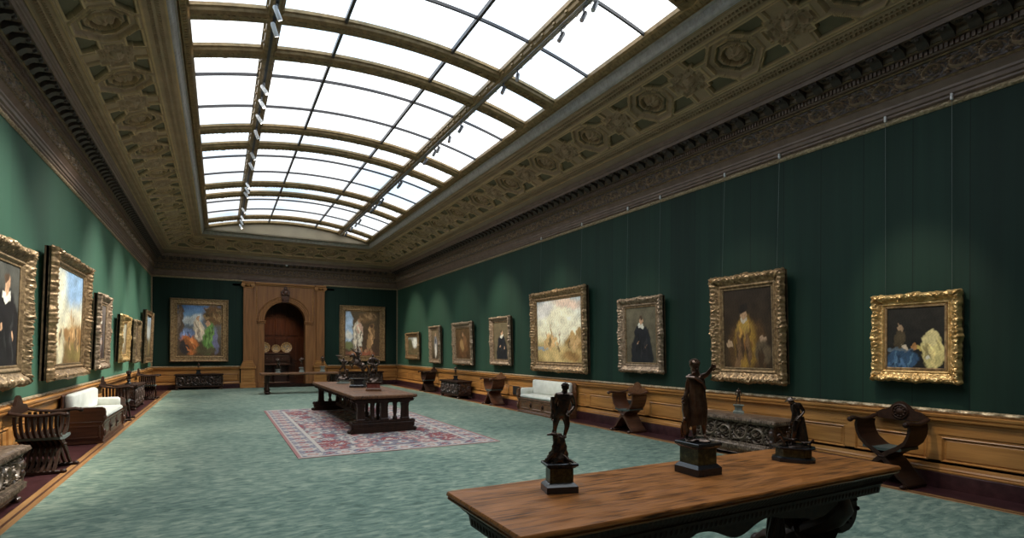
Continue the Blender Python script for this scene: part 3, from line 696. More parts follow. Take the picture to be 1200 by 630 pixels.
def sitter(hx=.5, hy=.72, body=BLK, bg1=(.055,.045,.028), bg2=(.10,.08,.05), collar=WHT, hat=None, s=1.0, hands=True, sash=None, low=.1):
    B = [(hx, low, .36*s, .50*s, 0, body, .12), (hx, hy-.24*s, .25*s, .16*s, 0, body, .2)]
    if sash: B += [(hx, low+.22, .14*s, .20*s, 0, sash, .4)]
    if collar: B += [(hx, hy-.095*s, .105*s, .045*s, 0, collar, .25)]
    B += [(hx, hy, .058*s, .075*s, 0, SKIN_, .35), (hx-.02*s, hy+.05*s, .06*s, .035*s, .2, (.08,.05,.03), .5)]
    if hat: B += [(hx, hy+.07*s, .13*s, .05*s, 0, hat, .2)]
    if hands: B += [(hx-.12*s, low+.26, .045*s, .03*s, .4, SKIN_, .4), (hx+.15*s, low+.20, .04*s, .035*s, -.4, SKIN_, .4)]
    folds(B, hx, low+.18, .22*s, .28*s, tuple(max(q, .02) for q in body), 9, int(hx*100))
    return [(0, bg1), (1, bg2)], B
def frame_mesh(W, H, b, style, depth=.12, ds=.02):
    """moulded and carved frame, one continuous mesh; faces -y, bottom edge at z=0"""
    mb = MB(); nt = 23; t = np.linspace(0, 1, nt)
    if style == 'flat': zt = np.interp(t, [0, .04, .12, .2, .28, .72, .80, .90, .96, 1], [0, .8, 1, .95, .6, .55, .75, .6, .35, .3])
    else: zt = np.interp(t, [0, .05, .15, .30, .45, .60, .72, .80, .88, .94, 1], [0, .65, .95, 1.0, .78, .5, .42, .58, .5, .3, .28])
    for k in range(4):
        L = W if k % 2 == 0 else H; n = max(12, int(L/ds)); s = np.linspace(-L/2, L/2, n)
        T = t[None, :]*b*np.ones((n, 1)); Sx = s[:, None]*np.ones((1, nt)); d = zt[None, :]*depth*np.ones((n, 1))
        e = L/2-np.abs(s)
        if style == 'flat':
            orn = .012*(.5+.5*np.cos(2*PI*Sx/.06))*(((t > .3) & (t < .7))*1.0)[None, :]*foliage(Sx, (t*2-1)[None, :]*1.6*np.ones((n, 1)), .12, 5, 3); out = 0
        else:
            u0 = Sx+(.3*k)
            orn = .036*foliage(u0, (t[None, :]*2.9-1.0)*np.ones((n, 1)), b*.62, 7, 5)*np.interp(t, [0, .06, .12, .65, .75, 1], [0, .5, 1, .9, .15, .05])[None, :]
            orn += .006*(.5+.5*np.cos(2*PI*Sx/.035))*(((t > .74) & (t < .88))*1.0)[None, :]
            ctr = np.clip(1-np.abs(s)/(b*.9), 0, 1); cor = np.clip(1-e/(b*1.3), 0, 1)
            orn += .028*(np.maximum(ctr, cor)**.7)[:, None]*(.6+.4*np.cos(Sx*90))*np.interp(t, [0, .1, .6, .75], [.1, 1, .6, 0])[None, :]
            out = (.11*b*(ctr**1.2)+.06*b*cor+.020*b*np.sin(s*31+k)+.018*b*np.sin(s*57+2*k)+.014*b*np.sin(s*97))*(e > .0)
            T = T-(out[:, None]*np.interp(t, [0, .1, .35], [1, .9, 0])[None, :])
        if style != 'flat': orn = orn*(.72+.28*np.sin(Sx*8.7+k*1.3)*np.sin(Sx*21.3+k))+.005*np.sin(Sx*131+T*160)*np.sin(T*210+Sx*57)*np.interp(t, [0, .08, .7, .8], [0, 1, 1, 0])[None, :]
        d = d+orn*(t > .02)[None, :]
        Tc = T; ins = np.maximum(Tc, -1)
        Sc = np.clip(Sx, -L/2+ins, L/2-ins)
        P = np.zeros((n, nt+1, 3)); ux = [(1, 0), (0, 1), (-1, 0), (0, -1)][k]; nx_ = [(0, 1), (-1, 0), (0, -1), (1, 0)][k]
        cx, cz = W/2*0, H/2; ox, oz = [(0, 0), (W/2, H/2), (0, H), (-W/2, H/2)][k]
        X = ox+ux[0]*Sc+nx_[0]*T; Z = oz+ux[1]*Sc+nx_[1]*T
        P[:, 1:, 0], P[:, 1:, 2], P[:, 1:, 1] = X, Z, -d
        P[:, 0, 0], P[:, 0, 2], P[:, 0, 1] = X[:, 0], Z[:, 0], -.45*depth
        P[:, 1, 1] = np.minimum(P[:, 1, 1], -.52*depth)
        mb.grid(P)
    return mb
def painting(side, c, z0, W, H, b, label, pic, style='rococo', gm=None, lean=0.0, wires=None, ds=.022, depth=.12, seed=0, back=.045):
    (ox, oy), (dx, dy), (nx, ny), lo, hi = SIDES[side]
    rz = {'right': -PI/2, 'left': PI/2, 'back': 0}[side]
    off = back
    t = thing('framed_painting', label, 'painting', (ox+dx*c+nx*off, oy+dy*c+ny*off, z0), rz, 'paintings on the gallery walls', rx=lean)
    fr_ = frame_mesh(W, H, b, style, depth, ds).build('frame', gm or M_gilt, t, flat_angle=75)
    MB().box(-W/2+.012, -W/2+.05, -.50*depth, -.0, .012, H-.012).box(W/2-.05, W/2-.012, -.50*depth, -.0, .012, H-.012).box(-W/2+.05, W/2-.05, -.50*depth, 0, .012, .05).box(-W/2+.05, W/2-.05, -.50*depth, 0, H-.05, H-.012).box(-W/2+.012, W/2-.012, -.034, .025, .012, H-.012).build('backing_frame', M_frame_side, t, False)
    sl = MB(); iw, ih = W/2-b, H-b
    for x0, x1, z0_, z1 in ((-iw-.01, -iw+.022, b, ih), (iw-.022, iw+.01, b, ih), (-iw, iw, b-.01, b+.022), (-iw, iw, ih-.022, ih+.01)): sl.box(x0, x1, -.050, -.025, z0_, z1, .006)
    sl.build('inner_slip', M_gilt_dull if gm is not M_gilt_bright else M_gilt, fr_, False)
    nu = int(min(190, max(60, W/.010))); nv = int(min(200, max(70, H/.010)))
    bg, bl = pic; img = picture(nu, nv, bg, bl, seed)
    P = np.zeros((nu, nv, 3)); uu, vv = np.meshgrid(np.linspace(-iw+.01, iw-.01, nu), np.linspace(b+.01, ih-.01, nv), indexing='ij'); P[..., 0] = uu; P[..., 2] = vv; P[..., 1] = -.036
    MB().grid(P, img).build('canvas', M_canvas, t)
    if wires:
        top = 4.885-z0
        for wx in (-W*.37, W*.37):
            # wire runs from the leaning top of the frame up to the rail, in the painting's own frame
            y_top = (off-.03)*1.0/math.cos(lean)-0; zt = top/math.cos(lean)
            # inverse rotation of the vertical wall plane
            def loc(yw, zw): return (wx, yw*math.cos(lean)+zw*math.sin(lean), -yw*math.sin(lean)+zw*math.cos(lean))
            a = loc(off-.045, top); b_ = (wx, .02, H-.05)
            wo = MB().tube([b_, a], .0022, 5).build('hanging_wire', M_wire, t)
            MB().box(-.014, .014, -.02, .02, -.03, .05, .004).build('rail_hook', M_white_metal, wo, False, xf=Matrix.Translation(a)@Matrix.Rotation(-lean, 4, 'X'))
    return t
LAND = [(0, (.30,.20,.07)), (.28, (.62,.47,.20)), (.42, (.86,.78,.52)), (.7, (.86,.84,.70)), (1, (.55,.62,.66))]
harbour_R = (LAND, [(.5, .62, .34, .34, 0, (.95,.90,.68), .9), (.15, .85, .30, .12, .3, (.72,.70,.66), .9), (.72, .92, .3, .08, -.2, (.80,.62,.50), .9), (.86, .28, .22, .16, 0, (.42,.25,.09), .5), (.80, .40, .055, .10, 0, (.50,.32,.13), .4), (.94, .42, .07, .13, 0, (.45,.29,.12), .4),
                    (.30, .28, .10, .16, 0, (.55,.30,.10), .6), (.22, .38, .012, .14, 0, (.40,.24,.1), .5), (.34, .42, .012, .18, 0, (.45,.28,.1), .5), (.28, .36, .07, .10, .3, (.75,.50,.22), .6), (.52, .38, .012, .12, 0, (.5,.35,.2), .5), (.5, .12, .5, .14, 0, (.68,.50,.22), .9), (.12, .22, .14, .03, 0, (.35,.40,.42), .7), (.78, .10, .2, .08, 0, (.38,.22,.08), .8)])
harbour_L = ([(0, (.22,.13,.05)), (.25, (.40,.25,.10)), (.38, (.72,.55,.30)), (.6, (.80,.76,.60)), (1, (.22,.40,.66))], [(.28, .62, .22, .42, 0, (.93,.88,.66), .9), (.75, .85, .35, .2, .2, (.33,.50,.72), .9), (.62, .42, .018, .18, 0, (.55,.33,.14), .5), (.68, .36, .03, .16, 0, (.50,.32,.16), .5), (.55, .32, .3, .07, 0, (.45,.24,.09), .6), (.30, .20, .10, .25, 0, (.86,.76,.50), .8), (.08, .35, .09, .14, 0, (.40,.22,.08), .6), (.86, .28, .2, .16, 0, (.33,.17,.06), .6), (.78, .12, .3, .1, 0, (.25,.18,.06), .7)])
classic_L = ([(0, (.10,.06,.03)), (.5, (.16,.14,.10)), (.75, (.18,.32,.50)), (1, (.10,.20,.42))], [(.35, .72, .26, .08, .2, (.55,.60,.62), .8), (.85, .80, .28, .22, 0, (.16,.09,.04), .6), (.06, .6, .08, .5, 0, (.13,.09,.06), .4), (.48, .50, .12, .22, .2, (.72,.62,.48), .4), (.47, .72, .04, .045, 0, SKIN_, .3), (.22, .40, .16, .14, .5, (.20,.28,.50), .5), (.28, .22, .17, .22, .6, (.62,.20,.06), .4), (.16, .16, .12, .15, 0, (.06,.05,.05), .5),
                    (.72, .34, .14, .30, -.1, (.16,.33,.08), .5), (.70, .64, .05, .05, 0, SKIN_, .3), (.86, .30, .07, .26, .1, (.22,.22,.36), .5), (.62, .10, .25, .08, 0, (.12,.10,.05), .6)])
classic_R = ([(0, (.10,.06,.04)), (1, (.09,.07,.04))], [(.10, .62, .12, .44, 0, (.35,.50,.70), .4), (.10, .45, .10, .10, 0, (.70,.72,.70), .8), (.12, .22, .12, .10, 0, (.20,.22,.10), .6), (.36, .40, .13, .36, .05, (.72,.68,.58), .35), (.42, .60, .10, .12, 0, (.70,.48,.38), .4), (.40, .78, .045, .05, 0, SKIN_, .3), (.74, .42, .09, .30, -.2, (.42,.25,.12), .4), (.78, .66, .05, .045, 0, (.10,.06,.04), .4), (.66, .88, .3, .12, .2, (.16,.10,.05), .6), (.45, .05, .4, .05, 0, (.40,.14,.08), .6)])
table_pic = ([(0, (.014,.013,.012)), (1, (.022,.019,.015))], [(.26, .14, .30, .17, 0, (.035,.075,.14), .2), (.22, .31, .30, .03, 0, (.10,.13,.16), .3), (.17, .10, .02, .16, .1, (.10,.19,.28), .6), (.42, .12, .02, .15, -.2, (.09,.17,.26), .6), (.24, .48, .10, .16, 0, (.075,.055,.03), .25), (.24, .66, .045, .06, 0, (.30,.20,.12), .3), (.33, .36, .06, .04, -.1, (.55,.45,.33), .3),
                    (.80, .28, .19, .28, .15, (.62,.52,.22), .2), (.76, .48, .13, .14, .4, (.66,.56,.27), .3), (.50, .35, .05, .05, 0, (.45,.22,.08), .3), (.57, .33, .04, .045, 0, (.50,.37,.10), .3), (.72, .22, .06, .05, .2, (.72,.68,.55), .5)])
fig = {
 'p7': ([(0, (.05,.030,.014)), (1, (.030,.020,.013))], [(.5, .22, .40, .42, 0, (.10,.052,.02), .3), (.46, .30, .22, .34, 0, (.34,.19,.035), .5), (.42, .50, .16, .10, 0, (.42,.26,.06), .4), (.45, .28, .16, .06, .3, (.32,.12,.04), .7), (.43, .60, .07, .04, 0, (.55,.46,.34), .4), (.44, .68, .065, .075, 0, (.45,.27,.15), .3), (.44, .745, .09, .06, .05, (.02,.014,.010), .3), (.14, .30, .06, .05, 0, (.50,.33,.20), .4), (.82, .34, .07, .05, 0, (.42,.27,.17), .4), (.80, .20, .16, .14, 0, (.13,.09,.05), .5)]),
 'p6': sitter(.52, .76, (.018,.019,.022), (.10,.085,.055), (.15,.13,.085), hat=None),
 'p4': sitter(.55, .72, (.016,.018,.022), (.12,.095,.055), (.15,.12,.07)),
 'p3': ([(0, (.09,.045,.02)), (1, (.12,.07,.03))], [(.5, .35, .34, .32, 0, (.16,.075,.03), .6), (.42, .45, .12, .2, .3, (.40,.24,.10), .6), (.62, .60, .12, .16, 0, (.22,.11,.05), .6), (.5, .80, .06, .07, 0, (.42,.24,.13), .4)]),
 'p2': ([(0, (.06,.045,.03)), (1, (.16,.12,.07))], [(.5, .50, .20, .30, 0, (.20,.20,.22), .4), (.5, .30, .13, .26, 0, (.62,.58,.52), .4), (.5, .60, .08, .10, 0, (.06,.07,.10), .4), (.5, .82, .055, .06, 0, SKIN_, .3)]),
 'p1': ([(0, (.10,.09,.045)), (.5, (.16,.13,.07)), (1, (.30,.33,.32))], [(.68, .66, .25, .28, 0, (.72,.74,.70), .6), (.18, .60, .2, .3, 0, (.10,.09,.045), .5), (.6, .22, .35, .14, 0, (.14,.10,.05), .6)]),
 'l0': sitter(.62, .80, (.012,.011,.012), (.05,.05,.045), (.07,.07,.06), collar=WHT, s=1.3),
 'l2': sitter(.45, .78, (.05,.03,.025), (.05,.04,.035), (.12,.10,.09), collar=WHT, sash=(.40,.34,.32)),
 'l3': ([(0, (.20,.14,.07)), (1, (.34,.32,.24))], [(.5, .5, .2, .4, 0, (.55,.52,.40), .6), (.3, .25, .2, .2, 0, (.16,.10,.05), .6)]),
 'l4': sitter(.5, .74, (.03,.02,.02), (.08,.05,.035), (.10,.07,.05)),
 'l5': ([(0, (.08,.06,.03)), (.4, (.30,.25,.14)), (1, (.30,.40,.50))], [(.35, .3, .3, .25, 0, (.12,.09,.05), .6), (.6, .6, .3, .15, 0, (.55,.58,.56), .8), (.7, .2, .2, .15, 0, (.25,.18,.08), .7)])}
folds(harbour_R[1], .35, .3, .25, .12, (.50,.33,.15), 16, 1); folds(harbour_R[1], .84, .3, .14, .14, (.40,.26,.12), 12, 2)
folds(harbour_L[1], .75, .26, .24, .14, (.42,.26,.12), 18, 3); folds(harbour_L[1], .2, .3, .15, .12, (.55,.38,.2), 8, 4)
folds(classic_L[1], .72, .34, .13, .28, (.18,.32,.10), 9, 5); folds(classic_L[1], .28, .24, .16, .2, (.60,.22,.08), 9, 6, .6); folds(classic_L[1], .22, .42, .12, .1, (.22,.30,.50), 6, 7, .5); folds(classic_L[1], .48, .5, .1, .2, (.60,.48,.36), 7, 8, .3); folds(classic_L[1], .8, .82, .25, .16, (.20,.13,.06), 14, 9, .8); folds(classic_L[1], .06, .6, .06, .4, (.16,.12,.09), 7, 10)
folds(classic_R[1], .36, .38, .11, .34, (.62,.56,.46), 12, 11); folds(classic_R[1], .74, .42, .08, .28, (.40,.25,.13), 8, 12); folds(classic_R[1], .66, .88, .28, .1, (.20,.13,.07), 12, 13, 1.0); folds(classic_R[1], .5, .12, .4, .1, (.30,.16,.09), 12, 14)
folds(table_pic[1], .80, .24, .16, .22, (.58,.47,.20), 12, 15, .2); folds(table_pic[1], .24, .12, .24, .12, (.05,.10,.18), 12, 16)
folds(fig['p7'][1], .46, .28, .18, .28, (.34,.18,.04), 16, 17); folds(fig['p7'][1], .5, .2, .36, .3, (.12,.065,.03), 14, 18)
painting('right', 3.66, 1.32, 1.03, 1.16, .165, 'small bright gilt framed dark picture with blue cloth and yellow drapery, nearest on right wall', table_pic, gm=M_gilt_bright, wires=1, ds=.009, depth=.11, seed=1)
painting('right', 6.17, 1.18, 1.46, 1.86, .235, 'gilt framed dark painting of a seated figure in golden robes', fig['p7'], gm=M_gilt, wires=1, lean=.045, ds=.010, depth=.13, seed=2)
painting('right', 8.83, 1.25, 1.36, 1.62, .20, 'pale gilt framed portrait of a woman in black with a white ruff', fig['p6'], gm=M_gilt_silver, lean=.035, wires=1, ds=.014, seed=3)
painting('right', 12.04, 1.15, 2.64, 2.20, .245, 'large gilt framed painting of a hazy golden harbour on the right wall', harbour_R, gm=M_gilt, lean=.03, wires=1, ds=.016, seed=4, depth=.14)
painting('right', 15.37, 1.25, 1.38, 1.56, .17, 'pale gilt framed portrait of a man in black, left of the right harbour painting', fig['p4'], gm=M_gilt_silver, lean=.03, ds=.02, seed=5)
painting('right', 18.42, 1.19, 1.78, 1.58, .22, 'gilt framed brown toned figure painting above the carved chest on the right', fig['p3'], gm=M_gilt_silver, lean=.04, ds=.025, seed=6)
painting('right', 21.33, 1.19, 1.22, 1.55, .16, 'narrow pale gilt framed portrait of a small standing figure on right wall', fig['p2'], gm=M_gilt_silver, lean=.03, ds=.03, seed=7)
painting('right', 24.35, 1.30, 1.85, 1.25, .20, 'small low gilt framed landscape, farthest on the right wall', fig['p1'], gm=M_gilt, ds=.03, lean=.02, seed=8)
painting('left', 9.15, 1.20, 1.80, 1.92, .27, 'wide brown gilt framed dark portrait cut by the left picture edge', fig['l0'], gm=M_gilt_dull, lean=.03, ds=.012, depth=.14, seed=9)
painting('left', 12.5, 1.19, 2.74, 2.20, .245, 'large gilt framed painting of a sunlit harbour with blue sky on the left wall', harbour_L, gm=M_gilt, lean=.03, ds=.016, depth=.15, seed=10)
painting('left', 15.68, 1.25, 1.40, 1.74, .22, 'brown gilt framed tall portrait beyond the left harbour painting', fig['l2'], gm=M_gilt_silver, lean=.035, ds=.02, seed=11)
painting('left', 18.95, 1.36, 1.56, 1.34, .22, 'bright gilt framed pale picture, third beyond the sofa on left wall', fig['l3'], gm=M_gilt_bright, lean=.04, ds=.025, seed=12)
painting('left', 21.55, 1.28, 1.30, 1.40, .20, 'dull gilt framed dark portrait between the two farthest left wall pictures', fig['l4'], gm=M_gilt_dull, lean=.03, ds=.03, seed=13)
painting('left', 24.95, 1.20, 2.30, 2.0, .20, 'thin gilt framed landscape nearest the far end of left wall', fig['l5'], gm=M_gilt, style='flat', lean=.03, ds=.03, seed=14)
painting('back', -.77, 1.18, 2.22, 2.75, .27, 'large gold framed painting of draped figures in orange, white and green left of the arch', classic_L, gm=M_gilt, style='flat', ds=.03, depth=.12, seed=15)
painting('back', 6.26, 1.16, 2.26, 2.76, .27, 'large gold framed painting of a pale robed woman right of the arch', classic_R, gm=M_gilt, style='flat', ds=.03, depth=.12, seed=16)

# ================================================================== FURNITURE
def relief_face(mb, x0, x1, z0, z1, y, amp, L, axis='y', sgn=-1, ds=.014, nz=None, lobes=7, tones=None):
    """carved panel lying in the xz plane (axis 'y') or yz plane (axis 'x') facing sgn"""
    n = max(6, int((x1-x0)/ds)); m = nz or max(9, int((z1-z0)/ds)); u = np.linspace(x0, x1, n); v = np.linspace(-1, 1, m)
    f_ = foliage((u-(x0+x1)/2)[:, None]*np.ones((1, m)), v[None, :]*1.05*np.ones((n, 1)), L, lobes, 5); h = amp*f_; P = np.zeros((n, m, 3))
    h[0] = h[-1] = 0; h[:, 0] = h[:, -1] = 0
    zz = (z0+z1)/2+v*(z1-z0)/2
    if axis == 'y': P[..., 0] = u[:, None]; P[..., 1] = y+sgn*h; P[..., 2] = zz[None, :]
    else: P[..., 1] = u[:, None]; P[..., 0] = y+sgn*h; P[..., 2] = zz[None, :]
    return mb.grid(P, two_tone(f_, *tones) if tones else None)
def gadroon_loft(mb, rings, n=160, amp=.006, per=.03):
    """rectangular rings (hx, hy, z) lofted with vertical gadroons"""
    P = np.zeros((len(rings), n+1, 3))
    for i, (hx, hy, z, am) in enumerate(rings):
        per_ = 4*(hx+hy); k = 0
        for j in range(n+1):
            s = (j/n)*per_; 
            if s < 2*hx: x, y, nx, ny = -hx+s, -hy, 0, -1
            elif s < 2*hx+2*hy: x, y, nx, ny = hx, -hy+(s-2*hx), 1, 0
            elif s < 4*hx+2*hy: x, y, nx, ny = hx-(s-2*hx-2*hy), hy, 0, 1
            else: x, y, nx, ny = -hx, hy-(s-4*hx-2*hy), -1, 0
            d = am*math.sin(s/per*2*PI)
            P[i, j] = (x+nx*d, y+ny*d, z)
    return mb.grid(P)
def paw(mb, x, y, s=1, dirn=(0, -1)):
    mb.ball((x, y, .055*s), .055*s, 6, (1, 1, 1)); 
    for k in (-1, 0, 1): mb.ball((x+dirn[0]*.05*s+(-dirn[1])*k*.03*s, y+dirn[1]*.05*s+dirn[0]*k*.03*s, .028*s), .028*s, 5, (1, 1, 1))
def make_cassone(W, D, Hh, label, loc, rz, gm=M_relief_gilt, near=True):
    """carved sarcophagus chest, front facing local -y"""
    t = thing('carved_chest', label, 'chest', loc, rz)
    hx, hy = W/2, D/2; N = 520 if near else 240
    lid = MB(); per = .045
    gadroon_loft(lid, [(hx-.06, hy-.05, Hh-.10, 0), (hx-.035, hy-.03, Hh-.095, 0), (hx-.03, hy-.025, Hh-.085, .010), (hx-.005, hy-.0, Hh-.06, .012), (hx, hy, Hh-.035, .004), (hx-.005, hy-.005, Hh-.02, 0), (hx-.03, hy-.03, Hh-.015, .006), (hx-.06, hy-.06, Hh, 0), (hx*.02, hy*.02, Hh+.004, 0)], N, per=per)
    lid.build('lid', gm, t)
    body = MB(); body.box(-hx+.09, hx-.09, -hy+.08, hy-.06, .17, Hh-.08)
    bx_ = body.build('box', M_walnut, t, False)
    fr = MB(); relief_face(fr, -hx+.13, hx-.13, .245, Hh-.10, -hy+.085, .055, (Hh-.345)*.95, ds=.009 if near else .02, tones=((.045,.028,.018), (.22,.16,.11)))
    fr.build('carved_front', M_relief_two, bx_)
    for s in (-1, 1):
        sd = MB(); relief_face(sd, -hy+.12, hy-.10, .245, Hh-.10, s*(hx-.095), .03, (Hh-.345)*1.05, 'x', s, ds=.014)
        sd.build('carved_end', M_relief, bx_)
    for sx in (-1, 1):
        for sy in (-1, 1):
            cor = MB(); x, y = sx*(hx-.10), sy*(hy-.09); cor.lathe([(.02, .20), (.045, .23), (.05, .27), (.03, .30), (.045, .36), (.05, Hh-.17), (.035, Hh-.13), (.05, Hh-.10), (.05, Hh-.08)], (x, y, 0), 10)
            cor.ball((x, y-.02*1, Hh-.22), .05, 6, (1, 1, 1.3)); cor.ball((x, y-.02, .31), .045, 6, (1, 1, 1.2))
            cor.build('corner_figure', M_relief, t)
    base = MB(); gadroon_loft(base, [(hx-.09, hy-.08, .255, 0), (hx-.065, hy-.055, .25, .003), (hx-.055, hy-.05, .235, .005), (hx-.06, hy-.055, .225, .0), (hx-.03, hy-.03, .20, .008), (hx-.035, hy-.035, .15, .009), (hx-.08, hy-.075, .10, .007), (hx-.12, hy-.10, .075, 0), (hx-.11, hy-.09, .06, 0), (.05, .05, .06, 0)], N, per=per)
    base.build('gadrooned_base', gm, t)
    for sx in (-1, 1):
        for sy in (-1, 1): m = MB(); paw(m, sx*(hx-.16), sy*(hy-.13), 1.05, (0, sy)); m.build('paw_foot', M_relief, t)
    return t
def make_chest(W, D, Hh, label, loc, rz, m1=M_relief):
    t = thing('carved_chest', label, 'chest', loc, rz); hx, hy = W/2, D/2
    MB().box(-hx-.02, hx+.02, -hy-.03, hy, Hh-.055, Hh-.02, .01).box(-hx, hx, -hy-.01, hy, Hh-.02, Hh, .008).build('lid', M_walnut, t, False)
    b = MB(); b.box(-hx+.03, hx-.03, -hy+.03, hy-.02, .10, Hh-.055); b.box(-hx, hx, -hy, hy-.01, .09, .16, .015); bx_ = b.build('box', M_walnut, t, False)
    f = MB(); relief_face(f, -hx+.04, hx-.04, .16, Hh-.06, -hy+.03, .05, (Hh-.22)*.62, ds=.014, tones=((.012,.007,.006), (.11,.07,.055))); f.build('carved_front', M_relief_two, bx_)
    for s in (-1, 1):
        f = MB(); relief_face(f, -hy+.05, hy-.04, .16, Hh-.06, s*(hx-.03), .03, (Hh-.22)*.95, 'x', s, ds=.016); f.build('carved_end', m1, bx_)
    for sx in (-1, 1):
        for sy in (-1, 1): m = MB(); paw(m, sx*(hx-.08), sy*(hy-.08), 1.05, (0, sy)); m.build('claw_foot', M_relief, t)
    return t
def make_xchair(label, loc, rz, slats=8, solid=False, W=.66, D=.46, m=M_walnut, cush=M_green_cushion, crest=1.02, medallion=False, group='folding armchairs along the walls'):
    """Renaissance folding X chair, facing local -y; curved slats cross under the seat"""
    t = thing('folding_armchair', label, 'chair', loc, rz, group)
    hw = W/2; ys = np.linspace(-D/2+.03, D/2-.05, slats)
    th = (ys[1]-ys[0])*(.98 if solid else .48)
    curve = [(-hw+.015, .80), (-hw+.005, .74), (-hw+.02, .66), (-hw+.06, .57), (-hw*.55, .49), (-hw*.2, .42), (0, .365), (hw*.22, .30), (hw*.42, .22), (hw*.62, .13), (hw*.88, .06), (hw*.93, .035)]
    # smooth
    cu = []
    for i in range(len(curve)-1):
        for q in (0, .5): cu.append((curve[i][0]*(1-q)+curve[i+1][0]*q, curve[i][1]*(1-q)+curve[i+1][1]*q))
    cu.append(curve[-1])
    wd = lambda z: .022+.018*math.exp(-((z-.38)/.16)**2)
    for k in range(2):
        sgn = 1 if k == 0 else -1; b = MB()
        for i, y in enumerate(ys):
            yo = y+(0 if solid else k*(ys[1]-ys[0])*.5)
            V = []
            for j, (x, z) in enumerate(cu):
                x2, z2 = cu[min(j+1, len(cu)-1)]; x0, z0 = cu[max(j-1, 0)]; tx, tz = x2-x0, z2-z0; l = math.hypot(tx, tz); nx, nz = -tz/l, tx/l; w_ = wd(z)
                if solid: w_ *= .75
                for a, bb in ((-1, -1), (1, -1), (1, 1), (-1, 1)): V.append((sgn*(x+nx*w_*a), yo+bb*th/2, z+nz*w_*a))
            n = len(cu); F = [(q*4+c, q*4+(c+1)%4, (q+1)*4+(c+1)%4, (q+1)*4+c) for q in range(n-1) for c in range(4)]+[(0, 1, 2, 3), tuple((n-1)*4+c for c in (3, 2, 1, 0))]
            b.add(V, F)
        b.build('curved_slats', m, t, True, flat_angle=50)
        s = sgn; a = MB(); zz = .80
        pts = [(-s*(hw-.01), D/2, zz+.05), (-s*(hw-.01), D/4, zz+.02), (-s*(hw-.0), 0, zz+.005), (-s*(hw+.0), -D/4, zz+.01), (-s*(hw+.01), -D/2-.02, zz+.03), (-s*(hw+.01), -D/2-.08, zz+.015)]
        a.tube(pts, [.026, .027, .028, .03, .034, .030], 8, flat=(1.3, .8)); a.ball((-s*(hw+.01), -D/2-.085, zz+.012), .036, 6); a.build('armrest', m, t)
        f = MB(); f.box(s*(hw*.86)-.035, s*(hw*.86)+.035, -D/2-.02, D/2, .0, .05, .012); f.ball((s*hw*.86, -D/2-.035, .032), .036, 6, (1.1, 1.3, .85)); f.build('foot_rail', m, t)
    MB().box(-.05, .05, -D/2-.0, D/2-.02, .345, .385, .015).build('pivot', m, t, False)
    # seat
    s = MB(); P = np.zeros((9, 5, 3))
    for i, x in enumerate(np.linspace(-hw*.70, hw*.70, 9)):
        for j, y in enumerate(np.linspace(-D/2+.01, D/2-.03, 5)): P[i, j] = (x, y, .505-.03*math.cos(x/hw*1.8))
    s.grid(P); P2 = P.copy(); P2[..., 2] -= .035; s.grid(P2, flip=True)
    for e in (0, -1): s.grid(np.stack([P[:, e], P2[:, e]], 1)); s.grid(np.stack([P[e], P2[e]], 1))
    s.build('seat_cushion', cush, t)
    # back board with shaped crest
    b = MB(); n = 25; top = []; 
    for i in range(n):
        x = -hw+.0+W*i/(n-1); u = abs(x)/hw; z = .93+(crest-.93)*math.exp(-(u/(.44 if medallion else .36))**5)-.05*max(0, u-.55)/.45+.02*math.cos(u*9); top.append((x, z))
    bot = [(x, .835-.03*(1-(x/hw)**2)) for x, _ in reversed(top)]
    b.prism(top+bot, D/2-.005, D/2+.03); bb_ = b.build('back_board', M_mahog_warm if m is not M_walnut else m, t, False)
    if medallion:
        q = MB(); q.lathe([(0, 0), (.10, 0), (.105, .012), (.09, .022), (.08, .010), (.05, .016), (.03, .03), (0, .034)], k=20, tf=lambda v: (v[0], D/2-.005-v[2], .925+v[1]))
        for a in range(10): q.ball((.062*math.cos(a*.628), D/2-.02, .925+.062*math.sin(a*.628)), .016, 4)
        q.build('carved_medallion', M_walnut, bb_)
    return t
